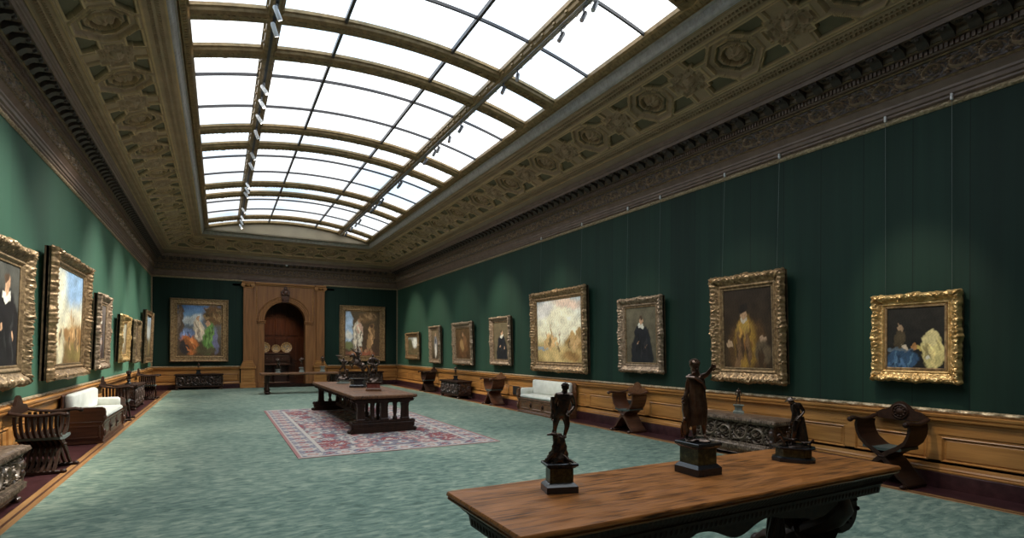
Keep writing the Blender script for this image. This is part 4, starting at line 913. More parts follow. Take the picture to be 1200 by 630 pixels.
def make_sofa(L, D, label, loc, rz, m=M_mahog_warm, dark=False):
    """upholstered bench with panelled wooden base; faces local -y"""
    t = thing('bench_sofa', label, 'sofa', loc, rz, ); hx, hy = L/2, D/2
    b = MB(); b.box(-hx+.03, hx-.03, -hy+.03, hy-.02, .05, .40); b.box(-hx, hx, -hy, hy, .0, .06, .012); b.box(-hx+.01, hx-.01, -hy+.012, hy, .06, .085, .01); b.box(-hx+.01, hx-.01, -hy+.005, hy-.02, .375, .415, .012)
    b.build('base', m, t, False)
    for k in range(3):
        w_ = (L-.22)/3; x0 = -hx+.11+k*w_+.045; x1 = x0+w_-.09; p = MB(); P = []
        for ins, d in ((0, 0), (.012, .012), (.03, .016), (.045, .004), (.06, .004), (.09, .014)): P.append([(x0+ins, -hy+.03-d, .11+ins), (x1-ins, -hy+.03-d, .11+ins), (x1-ins, -hy+.03-d, .355-ins), (x0+ins, -hy+.03-d, .355-ins)])
        V = [v for r in P for v in r]; p.add(V, [(i*4+j, i*4+(j+1)%4, (i+1)*4+(j+1)%4, (i+1)*4+j) for i in range(len(P)-1) for j in range(4)]+[tuple((len(P)-1)*4+j for j in range(4))]); p.build('front_panel', m, t, True, flat_angle=30)
    for k in range(2):
        x = -hx+.11+(k+1)*(L-.22)/3; q = MB(); q.ball((x, -hy+.025, .235), .055, 8, (.8, .45, 1.2)); q.ball((x, -hy+.01, .235), .028, 6); q.build('carved_boss', M_walnut, t)
    # scrolled wooden ends
    for s in (-1, 1):
        e = MB(); pr = [(-hy+.03, .06), (-hy+.0, .10), (-hy-.0, .28), (-hy+.03, .33), (-hy+.01, .36), (-hy-.02, .42), (-hy-.03, .50), (-hy-.03, .58), (-hy-.015, .635), (-hy+.03, .665), (hy-.03, .66), (hy-.03, .88 if not dark else .70), (hy, .88 if not dark else .70), (hy, .06)]
        x0, x1 = sorted((s*(hx-.0), s*(hx-.07))); V = [(x, y, z) for x in (x0, x1) for y, z in pr]; n = len(pr)
        e.add(V, [tuple(range(n))[::-1], tuple(range(n, 2*n))]+[(i, (i+1)%n, n+(i+1)%n, n+i) for i in range(n)])
        X = s*hx
        for z0, z1 in ((.10, .30), ):
            a, bb = sorted((X-s*.01, X+s*.015)); e.box(a, bb, -hy+.05, hy-.05, z0, z0+.03, .005); e.box(a, bb, -hy+.05, hy-.05, z1, z1+.035, .008); e.box(a, bb, -hy+.05, -hy+.08, z0, z1, .005); e.box(a, bb, hy-.08, hy-.05, z0, z1, .005)
        a, bb = sorted((X-s*.01, X+s*.02)); e.box(a, bb, -hy+.02, hy-.02, .375, .41, .01)
        e.ball((X-s*.035, -hy-.005, .47), .05, 8, (.9, .9, 1.1)); e.ball((X-s*.035, -hy-.005, .20), .045, 8, (.9, .7, 1.6)); e.build('end_panel', m, t, True, flat_angle=35)
        a, bb = sorted((s*(hx-.07), s*(hx-.16))); MB().box(a, bb, -hy+.05, hy-.12, .44, .68, .035).build('arm_pad', M_cream, t, True, flat_angle=60)
    MB().box(-hx+.14, hx-.14, -hy+.0, hy-.12, .415, .515, .035).build('seat_cushion', M_cream, t, True, flat_angle=60)
    MB().box(-hx+.10, hx-.10, hy-.18, hy-.035, .50, .90, .04).build('back_cushion', M_cream, t, True, flat_angle=60)
    MB().box(-hx+.03, hx-.03, hy-.035, hy, .40, .89, .01).build('back_rail', m, t, False)
    return t

RW, LW = XR-.10, XL+.10          # faces of the dado cap moulding
def rpos(y, D): return (RW-D/2-.01, y, 0)
def lpos(y, D): return (LW+D/2+.01, y, 0)
# right wall, from near to far
make_xchair('dark walnut folding armchair with round carved crest, beside the near table end', (7.72, 3.82, 0), -PI/2-.04, 9, True, .66, .44, crest=1.04, medallion=True)
make_cassone(1.66, .60, .665, 'long parcel gilt carved chest under the golden robed portrait', (7.62, 6.04, 0), -PI/2)
make_xchair('brown slatted folding armchair below the portrait of the woman with a ruff', (7.72, 8.93, 0), -PI/2+.05, 11, True, .62, .44, m=M_mahog, crest=1.02)
make_sofa(2.02, .60, 'cream upholstered bench sofa against the right wall under the harbour painting', (7.66, 12.22, .0), -PI/2)
make_xchair('brown folding armchair standing beyond the right wall sofa', (7.70, 15.35, 0), -PI/2, 11, True, .66, .46, m=M_mahog, crest=1.0)
make_chest(1.72, .56, .62, 'blackish carved chest with flat top midway along the right wall', (7.65, 18.42, 0), -PI/2)
make_xchair('dark folding armchair farthest along the right wall beyond the carved chest', (7.70, 21.5, 0), -PI/2, 9, True, .66, .46, crest=1.0)
# left wall
make_cassone(2.1, .60, .63, 'parcel gilt carved chest cut by the left picture edge', (-2.20, 7.02, 0), PI/2)
make_xchair('near dark slatted folding armchair between the left carved chest and the left sofa', (-2.18, 9.80, 0), PI/2-.04, 8, False, .70, .52, crest=1.05)
make_sofa(2.36, .62, 'cream upholstered bench sofa with dark wooden end panel on the left wall', (-2.16, 13.32, 0), PI/2, m=M_mahog, dark=True)
make_xchair('dark slatted folding armchair just beyond the left sofa', (-2.18, 15.95, 0), PI/2, 8, False, .70, .52, crest=1.05)
make_chest(1.95, .46, .70, 'black carved chest with clawed feet beyond the left sofa', (-2.29, 19.28, 0), PI/2)
make_xchair('dark slatted folding armchair in the far left corner', (-2.18, 22.3, 0), PI/2, 8, False, .70, .50, crest=1.05)
# end wall
make_chest(1.80, .50, .66, 'low carved walnut chest under the left painting of the end wall', (-.76, 26.74, .012), 0)
make_chest(2.62, .50, .66, 'dark carved chest under the right painting of the end wall', (5.84, 26.74, .012), 0)

# ------------------------------------------------------------------ tables
TW1, TW2 = (.11,.033,.008), (.34,.120,.024)
def table_top_material(name, c1, c2, axis, rough):
    m = bpy.data.materials.new(name); m.use_nodes = True; nt = m.node_tree; b = nt.nodes['Principled BSDF']; b.inputs['Coat Weight'].default_value = .12; b.inputs['Coat Roughness'].default_value = .2; tc = nt.nodes.new('ShaderNodeTexCoord')
    def nz(st, sc, det=6, dist=0):
        mp = nt.nodes.new('ShaderNodeMapping'); mp.inputs['Scale'].default_value = st; nt.links.new(tc.outputs['Object'], mp.inputs[0])
        n = nt.nodes.new('ShaderNodeTexNoise'); n.inputs['Scale'].default_value = sc; n.inputs['Detail'].default_value = det; n.inputs['Distortion'].default_value = dist; nt.links.new(mp.outputs[0], n.inputs['Vector']); return n.outputs[0]
    s1 = [9, 9, 9]; s1['xyz'.index(axis)] = .55; g = nz(s1, 6.5, 9, .2); big = nz((1.6, 4.5, 1), 2.2, 6); s3 = [60, 60, 60]; s3['xyz'.index(axis)] = 5; f = nz(s3, 2.0, 4)
    a = nt.nodes.new('ShaderNodeMath'); a.operation = 'MULTIPLY_ADD'; a.inputs[1].default_value = .55; nt.links.new(big, a.inputs[0]); nt.links.new(g, a.inputs[2])
    a2 = nt.nodes.new('ShaderNodeMath'); a2.operation = 'MULTIPLY_ADD'; a2.inputs[1].default_value = .25; nt.links.new(f, a2.inputs[0]); nt.links.new(a.outputs[0], a2.inputs[2])
    r = nt.nodes.new('ShaderNodeValToRGB'); e = r.color_ramp.elements; e[0].position, e[1].position = .70, 1.10; e[0].color = (*[c*.30 for c in c1], 1); e[1].color = (*c2, 1); k = e.new(.83); k.color = (*[(x+y)/2.1 for x, y in zip(c1, c2)], 1)
    nt.links.new(a2.outputs[0], r.inputs[0]); nt.links.new(r.outputs[0], b.inputs['Base Color'])
    mr = nt.nodes.new('ShaderNodeMapRange'); mr.inputs[1].default_value = .3; mr.inputs[2].default_value = .7; mr.inputs[3].default_value = rough-.06; mr.inputs[4].default_value = rough+.14; nt.links.new(big, mr.inputs[0]); nt.links.new(mr.outputs[0], b.inputs['Roughness'])
    bp = nt.nodes.new('ShaderNodeBump'); bp.inputs['Strength'].default_value = .12; bp.inputs['Distance'].default_value = .005; nt.links.new(f, bp.inputs['Height']); nt.links.new(bp.outputs[0], b.inputs['Normal']); return m
M_top_near = table_top_material('polished worn walnut table top', TW1, TW2, 'x', .38)
M_top_mid = table_top_material('brown walnut table top', (.075,.033,.015), (.20,.095,.045), 'y', .50)
M_top_mid.node_tree.nodes['Principled BSDF'].inputs['Coat Weight'].default_value = 0; M_top_mid.node_tree.nodes['Principled BSDF'].inputs['Specular IOR Level'].default_value = .25
def slab(mb, hx, hy, z0, z1, wav=0.0):
    """table top with moulded, slightly worn edge"""
    rings = [(hx-.04, hy-.04, z0, 0), (hx-.012, hy-.012, z0+.004, 0), (hx-.004, hy-.004, z0+.016, 0), (hx-.012, hy-.012, z0+.024, 0), (hx, hy, z0+.032, 0), (hx, hy, z1-.010, 0), (hx-.008, hy-.008, z1, 0), (.01, .01, z1, 0)]
    P = []; n = 240
    for hx_, hy_, z, _ in rings:
        row = []
        for j in range(n+1):
            per_ = 4*(hx_+hy_); s = (j/n)*per_
            if s < 2*hx_: x, y = -hx_+s, -hy_
            elif s < 2*hx_+2*hy_: x, y = hx_, -hy_+(s-2*hx_)
            elif s < 4*hx_+2*hy_: x, y = hx_-(s-2*hx_-2*hy_), hy_
            else: x, y = -hx_, hy_-(s-4*hx_-2*hy_)
            wv = wav*(math.sin(x*2.1+y)+.5*math.sin(x*5.3+2*y)+.3*math.sin(x*13+y*7))
            row.append((x, y+(wv if abs(y) > hy_*.9 else 0), z+wv*.3))
        P.append(row)
    # corners exact
    return mb.grid(np.array(P))
def make_trestle_table(label, loc, hx, hy, h, top, kind):
    t = thing('trestle_table', label, 'table', loc)
    return t
# near table: carved, scroll supports
NX, NY, NZ = 2.97, 2.715, .808
t = thing('refectory_table', 'long polished walnut table with black carved apron in the foreground', 'table', (NX, NY, .012))
b = MB(); V = []
hx, hy = 1.71, .485
slab(b, hx, hy, NZ-.055, NZ, .004); b.build('table_top', M_top_near, t, True, flat_angle=50)
ap = MB(); gadroon_loft(ap, [(hx-.07, hy-.05, NZ-.055, 0), (hx-.05, hy-.035, NZ-.06, 0), (hx-.055, hy-.04, NZ-.075, .004), (hx-.075, hy-.055, NZ-.095, .006), (hx-.10, hy-.075, NZ-.12, .006), (hx-.115, hy-.085, NZ-.125, 0), (hx-.11, hy-.08, NZ-.135, 0), (hx-.12, hy-.09, NZ-.145, 0), (hx-.13, hy-.10, NZ-.21, 0), (hx-.20, hy-.15, NZ-.21, 0)], 1100, per=.038)
ap.build('carved_apron', M_walnut, t)
# chip carved band on apron
cb = MB()
for sy in (-1, 1):
    x = -hx+.15
    while x < hx-.15: cb.ball((x, sy*(hy-.097), NZ-.175), .018, 4, (.9, .5, 1.3)); x += .042
for sx in (-1, 1):
    y = -hy+.12
    while y < hy-.12: cb.ball((sx*(hx-.127), y, NZ-.175), .018, 4, (.5, .9, 1.3)); y += .042
cb.build('chip_carving', M_walnut, t)
for sy in (-1, 1):       # scalloped valance under the long sides
    v = MB(); top_ = NZ-.20; pts = [(-1.35, top_), (1.35, top_)]
    low = []
    for i in range(81):
        x = 1.35-2.7*i/80; u = abs(x); z = NZ-.265-.04*math.cos(u*7.0)-.015*math.cos(u*14)-.05*max(0, 1-abs(u-.62)/.25)**.7; low.append((x, z))
    v.prism(pts+low, sy*(hy-.17)-.02, sy*(hy-.17)+.02); v.build('valance', M_walnut, t, False)
for sx in (-1, 1):       # lyre shaped scroll supports
    s = MB(); x = sx*1.19
    for sy in (-1, 1):
        path = [(x, sy*.0, .22), (x, sy*.06, .28), (x, sy*.16, .34), (x, sy*.27, .42), (x, sy*.33, .50), (x, sy*.31, .575), (x, sy*.23, .59), (x, sy*.18, .54), (x, sy*.22, .50)]
        s.tube(path, [.07, .075, .08, .085, .08, .07, .06, .045, .03], 10, flat=(1.2, .8))
        path = [(x, sy*.0, .26), (x, sy*.09, .20), (x, sy*.20, .16), (x, sy*.31, .12), (x, sy*.38, .07)]
        s.tube(path, [.08, .08, .075, .07, .055], 10, flat=(1.2, .8)); s.ball((x, sy*.40, .055), .055, 6, (1.3, 1.2, 1))
        s.ball((x, sy*.10, .50), .05, 6, (.8, 1, 1.2))
    s.box(x-.10, x+.10, -.42, .42, .0, .05, .015); s.box(x-.09, x+.09, -.36, .36, .595, .625, .01); ss_ = s.build('scroll_support', M_walnut_z, t, True, flat_angle=50)
    # big outward volute with leaf, at the table end
    v = MB(); cx0 = sx*1.19; pts = []
    for i in range(34):
        a = i/33*2.6*PI; r = .165*(1-.72*i/33); pts.append((sx*1.46+sx*(-r*math.cos(a-.3))*-1, 0, .44+r*math.sin(a-.3+PI*.5)*1))
    v.tube([(cx0+sx*.02, 0, .10), (cx0+sx*.10, 0, .15), (cx0+sx*.20, 0, .26)]+[(p[0], 0, p[2]) for p in pts[4:]], [.05, .05, .05]+[.05*(1-.6*i/30) for i in range(30)], 8, flat=(3.6, 1))
    v.lathe([(0, -.20), (.155, -.20), (.178, -.17), (.178, .17), (.155, .20), (0, .20)], k=24, tf=lambda q: (sx*1.46+q[0], q[2], .425+q[1]*1.08))
    for yy in (-.205, .205):
        for k in range(20):
            a = k*.6; r = .145*(1-k/22); v.ball((sx*1.46+r*math.cos(a), yy, .425+r*math.sin(a)), .02*(1-k/30), 4)
    v.build('volute', M_walnut, ss_)
    c = MB(); c.lathe([(.045, 0), (.06, .02), (.06, .05), (.04, .07), (.05, .12), (.058, .30), (.045, .42), (.06, .46), (.065, .50), (.05, .56), (.07, .60)], (sx*.86, 0, .0), 14)
    for a in range(8):
        c.tube([(sx*.86+.056*math.cos(a*.785), .056*math.sin(a*.785), .12), (sx*.86+.06*math.cos(a*.785+.5), .06*math.sin(a*.785+.5), .28), (sx*.86+.05*math.cos(a*.785+1), .05*math.sin(a*.785+1), .42)], .012, 5)
    c.build('baluster', M_walnut_z, t)
    # hanging palmette between baluster and support
    lf = MB()
    for k in range(-3, 4): lf.tube([(sx*1.03, 0, .56), (sx*1.03+k*.022, -.02, .50), (sx*1.03+k*.030, -.03, .45), (sx*1.03+k*.022, -.01, .42+abs(k)*.012)], [.03, .026, .02, .01], 6)
    lf.box(sx*1.03-.09, sx*1.03+.09, -.03, .03, .55, .62, .01); lf.build('palmette', M_walnut, t)
MB().box(-1.1, 1.1, -.05, .05, .10, .17, .02).build('stretcher', M_walnut, t, False)

def fluted_support(mb, w, y, z1, fat, slim, yd=.14):
    """row of turned posts on a moulded foot running along x"""
    mb.box(-w, w, y-yd/2, y+yd/2, .09, .20, .015); mb.box(-w+.05, w-.05, y-yd/2+.01, y+yd/2-.01, .20, .245, .012)
    prof = [(-w-.01, 0), (w+.01, 0), (w+.0, .05), (w-.04, .09), (w-.06, .12), (-w+.06, .12), (-w+.04, .09), (-w, .05)]; mb.prism(prof, y-yd*.7, y+yd*.7, 'xzy')
    for s in (-1, 1): mb.ball((s*(w-.02), y, .20), .05, 6, (1, 1.4, 1)); mb.ball((s*(w+.02), y, .04), .045, 6, (1, 1.8, .9))
    for x in fat: mb.lathe([(.085, .24), (.09, .27), (.075, .29), (.078, .32), (.072, z1-.16), (.08, z1-.12), (.075, z1-.10), (.10, z1-.06), (.12, z1-.02), (.12, z1)], (x, y, 0), 4, rot=PI/4, sx=1.35, sy=1.0)
    for x in slim: mb.lathe([(.05, .24), (.05, .29), (.03, .33), (.045, .40), (.048, .50), (.04, z1-.16), (.05, z1-.10), (.07, z1-.04), (.07, z1)], (x, y, 0), 10)
# middle table
MX, MY, MZ = 2.98, 13.5, .775
t = thing('trestle_table', 'long dark trestle table standing on the patterned rug', 'table', (MX, MY, .025))
b = MB(); slab(b, .66, 2.66, MZ-.07, MZ, .002); b.build('table_top', M_top_mid, t, True, flat_angle=50)
u = MB(); u.box(-.60, .60, -2.58, 2.58, MZ-.115, MZ-.065, .01)
for k in range(24):
    y = -2.5+k*.217
    for s in (-1, 1): u.box(s*.60-.03, s*.60+.03, y-.03, y+.03, MZ-.14, MZ-.09, .01)
u.build('under_frame', M_walnut, t, False)
for s in (-1, 1):
    m = MB(); fluted_support(m, .66, s*2.42, MZ-.10, (-.46, .02, .46), (-.22, .25)); m.prism([(-.66, MZ-.10), (.66, MZ-.10), (.60, MZ-.15), (.5, MZ-.17), (-.5, MZ-.17), (-.60, MZ-.15)], s*2.42-.07, s*2.42+.07); m.build('trestle', M_walnut_z, t, False)
m = MB(); m.box(-.07, .07, -2.4, 2.4, .12, .20, .015)
for k in range(9): m.lathe([(.05, .20), (.05, .25), (.03, .29), (.045, .37), (.045, .5), (.035, MZ-.22), (.06, MZ-.14), (.06, MZ-.10)], (0, -2.0+k*.5, 0), 10)
m.build('stretcher_arcade', M_walnut_z, t)
# far table in front of the arch
t = thing('trestle_table', 'narrow dark table in front of the arched doorway', 'table', (2.83, 22.78, .020))
b = MB(); slab(b, 1.47, .43, .723, .803, .001); b.build('table_top', M_top_mid, t, True, flat_angle=50)
for s in (-1, 1):
    m = MB(); m.box(s*1.22-.07, s*1.22+.07, -.30, .30, .63, .723, .01); m.box(s*1.22-.05, s*1.22+.05, -.16, .16, .10, .66, .015); m.lathe([(.07, .08), (.09, .12), (.10, .18), (.06, .24), (.07, .60), (.09, .64)], (s*1.22, -.17, 0), 10); m.lathe([(.07, .08), (.09, .12), (.10, .18), (.06, .24), (.07, .60), (.09, .64)], (s*1.22, .17, 0), 10)
    m.box(s*1.22-.09, s*1.22+.09, -.40, .40, 0, .09, .02); m.ball((s*1.22, -.42, .05), .055, 6, (1.4, 1.1, 1)); m.ball((s*1.22, .42, .05), .055, 6, (1.4, 1.1, 1)); m.build('support', M_walnut_z, t, True, flat_angle=45)
MB().box(-1.2, 1.2, -.04, .04, .24, .36, .01).build('stretcher', M_walnut, t, False)

# ------------------------------------------------------------------ rug
RX0, RX1, RY0, RY1 = 1.08, 4.62, 8.95, 16.45
def rug():
    ds = .022; nx, ny = int((RX1-RX0)/ds), int((RY1-RY0)/ds); u, v = np.meshgrid(np.linspace(RX0, RX1, nx), np.linspace(RY0, RY1, ny), indexing='ij')
    cx, cy = (RX0+RX1)/2, (RY0+RY1)/2; ex = (RX1-RX0)/2-np.abs(u-cx); ey = (RY1-RY0)/2-np.abs(v-cy); e = np.minimum(ex, ey)
    RED, PNK, CRM, NVY, GRY = map(np.array, ((.25,.075,.075), (.40,.20,.18), (.47,.41,.35), (.085,.085,.13), (.20,.18,.20)))
    col = np.ones(u.shape+(3,))*RED
    au, av = np.abs(u-cx), np.abs(v-cy)
    R = np.random.default_rng(4)
    def smooth(sc, sd):
        r2 = np.random.default_rng(sd); n = np.zeros_like(u)
        for q in range(10):
            k1, k2 = r2.normal(0, sc, 2); n += np.sin(k1*au+k2*av+r2.uniform(0, 6)+1.5*np.sin(.5*k2*au-.4*k1*av))
        return n/3
    n1, n2, n3 = smooth(9, 1), smooth(16, 2), smooth(34, 3)
    col[n1 > .75] = PNK; col[n2 > .85] = CRM*.95; col[n2 < -.95] = GRY; col[n3 > 1.05] = CRM; col[n3 < -1.15] = NVY*1.3
    for q in range(46):
        px_, py_, rr_ = R.uniform(0, 1.35), R.uniform(0, 3.3), R.uniform(.09, .22); d = np.hypot(au-px_, (av-py_)*.8)/rr_*(1+.14*np.cos(6*np.arctan2(av-py_, au-px_)+q))
        c1_, c2_ = [(CRM, PNK), (PNK, CRM), (CRM, GRY), (GRY, CRM)][q % 4]; col[(d < 1.0) & (d > .8)] = GRY*.8; col[d < .8] = c1_; col[d < .45] = c2_; col[d < .2] = RED
    B = .48; inb = e < B; along = np.where(ex < ey, v-cy, u-cx); tt = (e/B*2-1)
    bc = np.ones(u.shape+(3,))*GRY*1.15
    k = .50; ph = ((along/k+.5) % 1)-.5; pal = np.hypot(ph*k/.13, tt/.62)*(1+.1*np.cos(ph*40))
    bc[pal < 1] = CRM; bc[(pal < .55)] = PNK; bc[pal < .25] = CRM
    q2 = np.hypot((((along/k) % 1)-.5)*k/.07, tt/.30); bc[q2 < 1] = RED*1.2; fs = np.sin(along*50)*np.sin(tt*9+along*11); bc[(fs > .6) & (pal > 1.1)] = CRM; bc[(fs < -.6) & (pal > 1.1)] = NVY
    bc[(e < .055)] = PNK*.85; bc[(e > .055) & (e < .085)] = CRM; bc[e > B-.06] = CRM; bc[(e > B-.075) & (e < B-.06)] = NVY
    ends = (ey < .03); bc[ends] = CRM*1.1
    col[inb] = bc[inb]
    P = np.stack([u, v, np.full_like(u, .024)], -1)
    mb = MB().grid(P, col); 
    for a, b_ in ((P[0], 1), (P[-1], 1), (P[:, 0], 1), (P[:, -1], 1)):
        low = a.copy(); low[:, 2] = .0125; mb.grid(np.stack([a, low], 1), np.ones((len(a), 2, 3))*PNK)
    return mb
M_rug = mat('knotted wool rug', (.95,.95,.95), .95, col2=(1,1,1), attr='paint', scale=60, bump=.25, spec=.1)
tag(rug().build('rug', M_rug), 'red, cream and navy patterned rug under the middle table', 'rug')

# ================================================================== BRONZES
EDGES = [('pel','waist'),('waist','chest'),('chest','neck'),('neck','head'),('head','crown'),('chest','shL'),('shL','elL'),('elL','wrL'),('wrL','haL'),
         ('chest','shR'),('shR','elR'),('elR','wrR'),('wrR','haR'),('pel','hipL'),('hipL','knL'),('knL','anL'),('anL','toL'),('pel','hipR'),('hipR','knR'),('knR','anR'),('anR','toR')]
def skin(name, J, E, m, parent, root='pel', lev=2, sx=1.0):
    names = list(J); me = bpy.data.meshes.new(name)
    me.from_pydata([J[k][:3] for k in names], [(names.index(a), names.index(b)) for a, b in E], [])
    me.materials.append(m); o = bpy.data.objects.new(name, me); C.objects.link(o); o.parent = parent
    bm = bmesh.new(); bm.from_mesh(me); sl = bm.verts.layers.skin.verify(); bm.verts.ensure_lookup_table()
    for i, k in enumerate(names):
        r = J[k][3]; bm.verts[i][sl].radius = (r, r); bm.verts[i][sl].use_root = (k == root)
    bm.to_mesh(me); bm.free()
    md = o.modifiers.new('skin', 'SKIN'); md.use_smooth_shade = True
    sb = o.modifiers.new('sub', 'SUBSURF'); sb.levels = sb.render_levels = lev
    return o
def with_fingers(J, E, s):
    """five separate fingers on each hand; s = figure scale"""
    J = dict(J); E = list(E)
    for sd in 'LR':
        w_, h = Vector(J['wr'+sd][:3]), Vector(J['ha'+sd][:3]); d = (h-w_).normalized(); side = d.cross(Vector((0, 1, 0))); side = side.normalized() if side.length > .1 else Vector((0, 0, 1)); nrm = d.cross(side)
        for k in range(4):
            o = side*(k-1.5)*.0075*s; L = (.024, .029, .027, .021)[k]*s; a = h+o; b = a+d*L*.5; c = a+d*L+nrm*.006*s
            J['f%s%da' % (sd, k)] = (*b, .0042*s); J['f%s%db' % (sd, k)] = (*c, .0034*s); E += [('ha'+sd, 'f%s%da' % (sd, k)), ('f%s%da' % (sd, k), 'f%s%db' % (sd, k))]
        b = w_*.4+h*.6-side*.016*s; J['t'+sd] = (*b, .0048*s); c = b+d*.014*s; J['u'+sd] = (*c, .0036*s); E += [('wr'+sd, 't'+sd), ('t'+sd, 'u'+sd)]
    return J, E
FIG = {}
def human(parent, J, s=1, m=None, name='figure', fingers=True, extra=(), lev=2):
    J = dict(J); E = list(EDGES)
    hx, hy, hz, hr = J['head']; nx_, ny_ = J.pop('look', (0, -1))[:2]
    J['nose'] = (hx+nx_*hr*.95, hy+ny_*hr*.95, hz-.05*hr, hr*.16); E.append(('head', 'nose'))
    J['chin'] = (hx+nx_*hr*.6, hy+ny_*hr*.6, hz-.75*hr, hr*.40); E.append(('head', 'chin'))
    for k, v in extra: J[k] = v[0]; E.append((v[1], k))
    if fingers: J, E = with_fingers(J, E, s)
    o = skin(name, J, E, m or M_bronze, parent, lev=lev); FIG.setdefault(parent.name, o); return o
def hair(parent, c, r, m, seed=0, n=40, beard=None, look=(0, -1)):
    b = MB(); R = random.Random(seed); b.ball((c[0]-look[0]*r*.12, c[1]-look[1]*r*.12, c[2]+r*.22), r*1.02, 10)
    for _ in range(n):
        th, ph = R.uniform(0, 2*PI), R.uniform(.0, 1.25); x, y, z = math.sin(ph)*math.cos(th), math.sin(ph)*math.sin(th), math.cos(ph)
        if x*look[0]+y*look[1] > .72 and z < .75: continue
        b.ball((c[0]+x*r*1.02, c[1]+y*r*1.02, c[2]+r*.22+z*r*.98), r*.26, 4)
    if beard:
        for _ in range(22): b.ball((beard[0]+R.uniform(-.6, .6)*r*.7, beard[1]+R.uniform(-.3, .3)*r, beard[2]+R.uniform(-.9, .6)*r*.8), r*.24, 4)
    return b.build('hair', m, FIG.get(parent.name, parent))
def rock(parent, rings, m, seed=0, name='rockwork', n=26):
    """rings (cx, cy, rx, ry, z) of a craggy mass"""
    P = np.zeros((len(rings)*3-2, n+1, 3)); r_ = np.random.default_rng(seed); z_ = np.array([r[4] for r in rings]); q = np.linspace(0, len(rings)-1, len(P))
    for i, t in enumerate(q):
        cx, cy, rx, ry, z = [np.interp(t, range(len(rings)), [r[k] for r in rings]) for k in range(5)]
        for j in range(n+1):
            a = 2*PI*(j % n)/n; w_ = 1+.12*math.sin(a*3+z*50+seed)+.10*math.sin(a*5-z*80)+.07*math.sin(a*9+z*160); P[i, j] = (cx+rx*w_*math.cos(a), cy+ry*w_*math.sin(a), z)
    b = MB().grid(P); b.add(P[-1], [tuple(range(n+1))]); return b.build(name, m, parent)
def plinth(parent, w, d, h, body, rz=0, cap=M_black, foot=M_black, o=0, cut=0):
    """moulded base: foot, die, cap; local coordinates, z from 0 to h"""
    def poly(hx, hy):
        if not cut: return [(-hx, -hy), (hx, -hy), (hx, hy), (-hx, hy)]
        c = cut; return [(-hx+c, -hy), (hx-c, -hy), (hx, -hy+c), (hx, hy-c), (hx-c, hy), (-hx+c, hy), (-hx, hy-c), (-hx, -hy+c)]
    X = Matrix.Rotation(rz, 4, 'Z'); hx, hy = w/2, d/2
    def loft(secs):
        b = MB(); P = np.array([[(x, y, z) for x, y in poly(hx+e, hy+e)+[poly(hx+e, hy+e)[0]]] for e, z in secs]); b.grid(P)
        for k in (0, -1): b.add(P[k][:-1], [tuple(range(len(P[k])-1))])
        return b
    loft([(0, 0), (0, .22*h), (-.006, .25*h), (-.012, .28*h), (-.02, .32*h), (-.024, .33*h)]).build('plinth_foot', foot, parent, True, flat_angle=25, xf=X)
    loft([(-.026, .32*h), (-.026, .82*h)]).build('plinth_die', body, parent, False, xf=X)
    loft([(-.026, .81*h), (-.016, .84*h), (-.012, .87*h), (-.004, .90*h), (0, .91*h), (0, .985*h), (-.004, h)]).build('plinth_cap', cap, parent, True, flat_angle=25, xf=X)
def facing(x, y): return -math.atan2(x, y)
J1 = {'pel': (0.011, 0.000, 0.493, 0.036), 'waist': (0.024, 0.000, 0.537, 0.032), 'chest': (0.030, 0.000, 0.586, 0.043), 'neck': (0.032, -0.004, 0.624, 0.017), 'head': (0.035, -0.008, 0.650, 0.023), 'crown': (0.035, -0.008, 0.666, 0.020), 'shL': (-0.014, 0.000, 0.605, 0.022), 'elL': (-0.034, 0.010, 0.548, 0.015), 'wrL': (-0.041, 0.000, 0.488, 0.011), 'haL': (-0.041, -0.010, 0.466, 0.010), 'shR': (0.075, 0.000, 0.605, 0.021), 'elR': (0.092, 0.012, 0.541, 0.014), 'wrR': (0.070, -0.030, 0.505, 0.010), 'haR': (0.058, -0.040, 0.496, 0.010), 'hipL': (-0.014, 0.000, 0.482, 0.030), 'knL': (-0.027, -0.012, 0.422, 0.019), 'anL': (-0.032, 0.004, 0.373, 0.011), 'toL': (-0.051, -0.020, 0.362, 0.008), 'hipR': (0.035, 0.000, 0.482, 0.030), 'knR': (0.049, -0.010, 0.417, 0.019), 'anR': (0.032, 0.004, 0.352, 0.011), 'toR': (0.038, -0.025, 0.341, 0.008)}
# --- man standing on a tree stump
x, y = 1.90, 2.86; t = thing('bronze_statuette', 'bronze standing nude man on a rocky stump and marble plinth, leftmost on near table', 'statuette', (x, y, NZ+.0135), facing(x, y), 'bronze statuettes on the near table')
plinth(t, .205, .15, .185, M_green_marble, .30, o=0)
rock(t, [(-.012, 0, .075, .06, .186), (-.012, 0, .072, .055, .205), (-.008, 0, .058, .048, .225), (-.004, 0, .045, .04, .27), (.0, 0, .038, .034, .315), (.0, 0, .036, .03, .345), (-.012, 0, .034, .028, .352), (-.022, 0, .026, .024, .366)], M_bronze, 1)
human(t, J1, .9, extra=[('root1', ((-.03, -.02, .36, .014), 'anL')), ])
for kk, (pp, rr_) in enumerate((([(-.02, -.02, .355), (-.05, -.03, .365), (-.08, -.035, .36)], [.014, .010, .005]), ([(.02, -.03, .23), (.06, -.05, .205), (.085, -.06, .192)], [.012, .009, .005]), ([(-.03, -.03, .25), (-.07, -.04, .21), (-.08, -.05, .192)], [.014, .011, .006]))): MB().tube(pp, rr_, 7).build('tree_root', M_bronze, t)
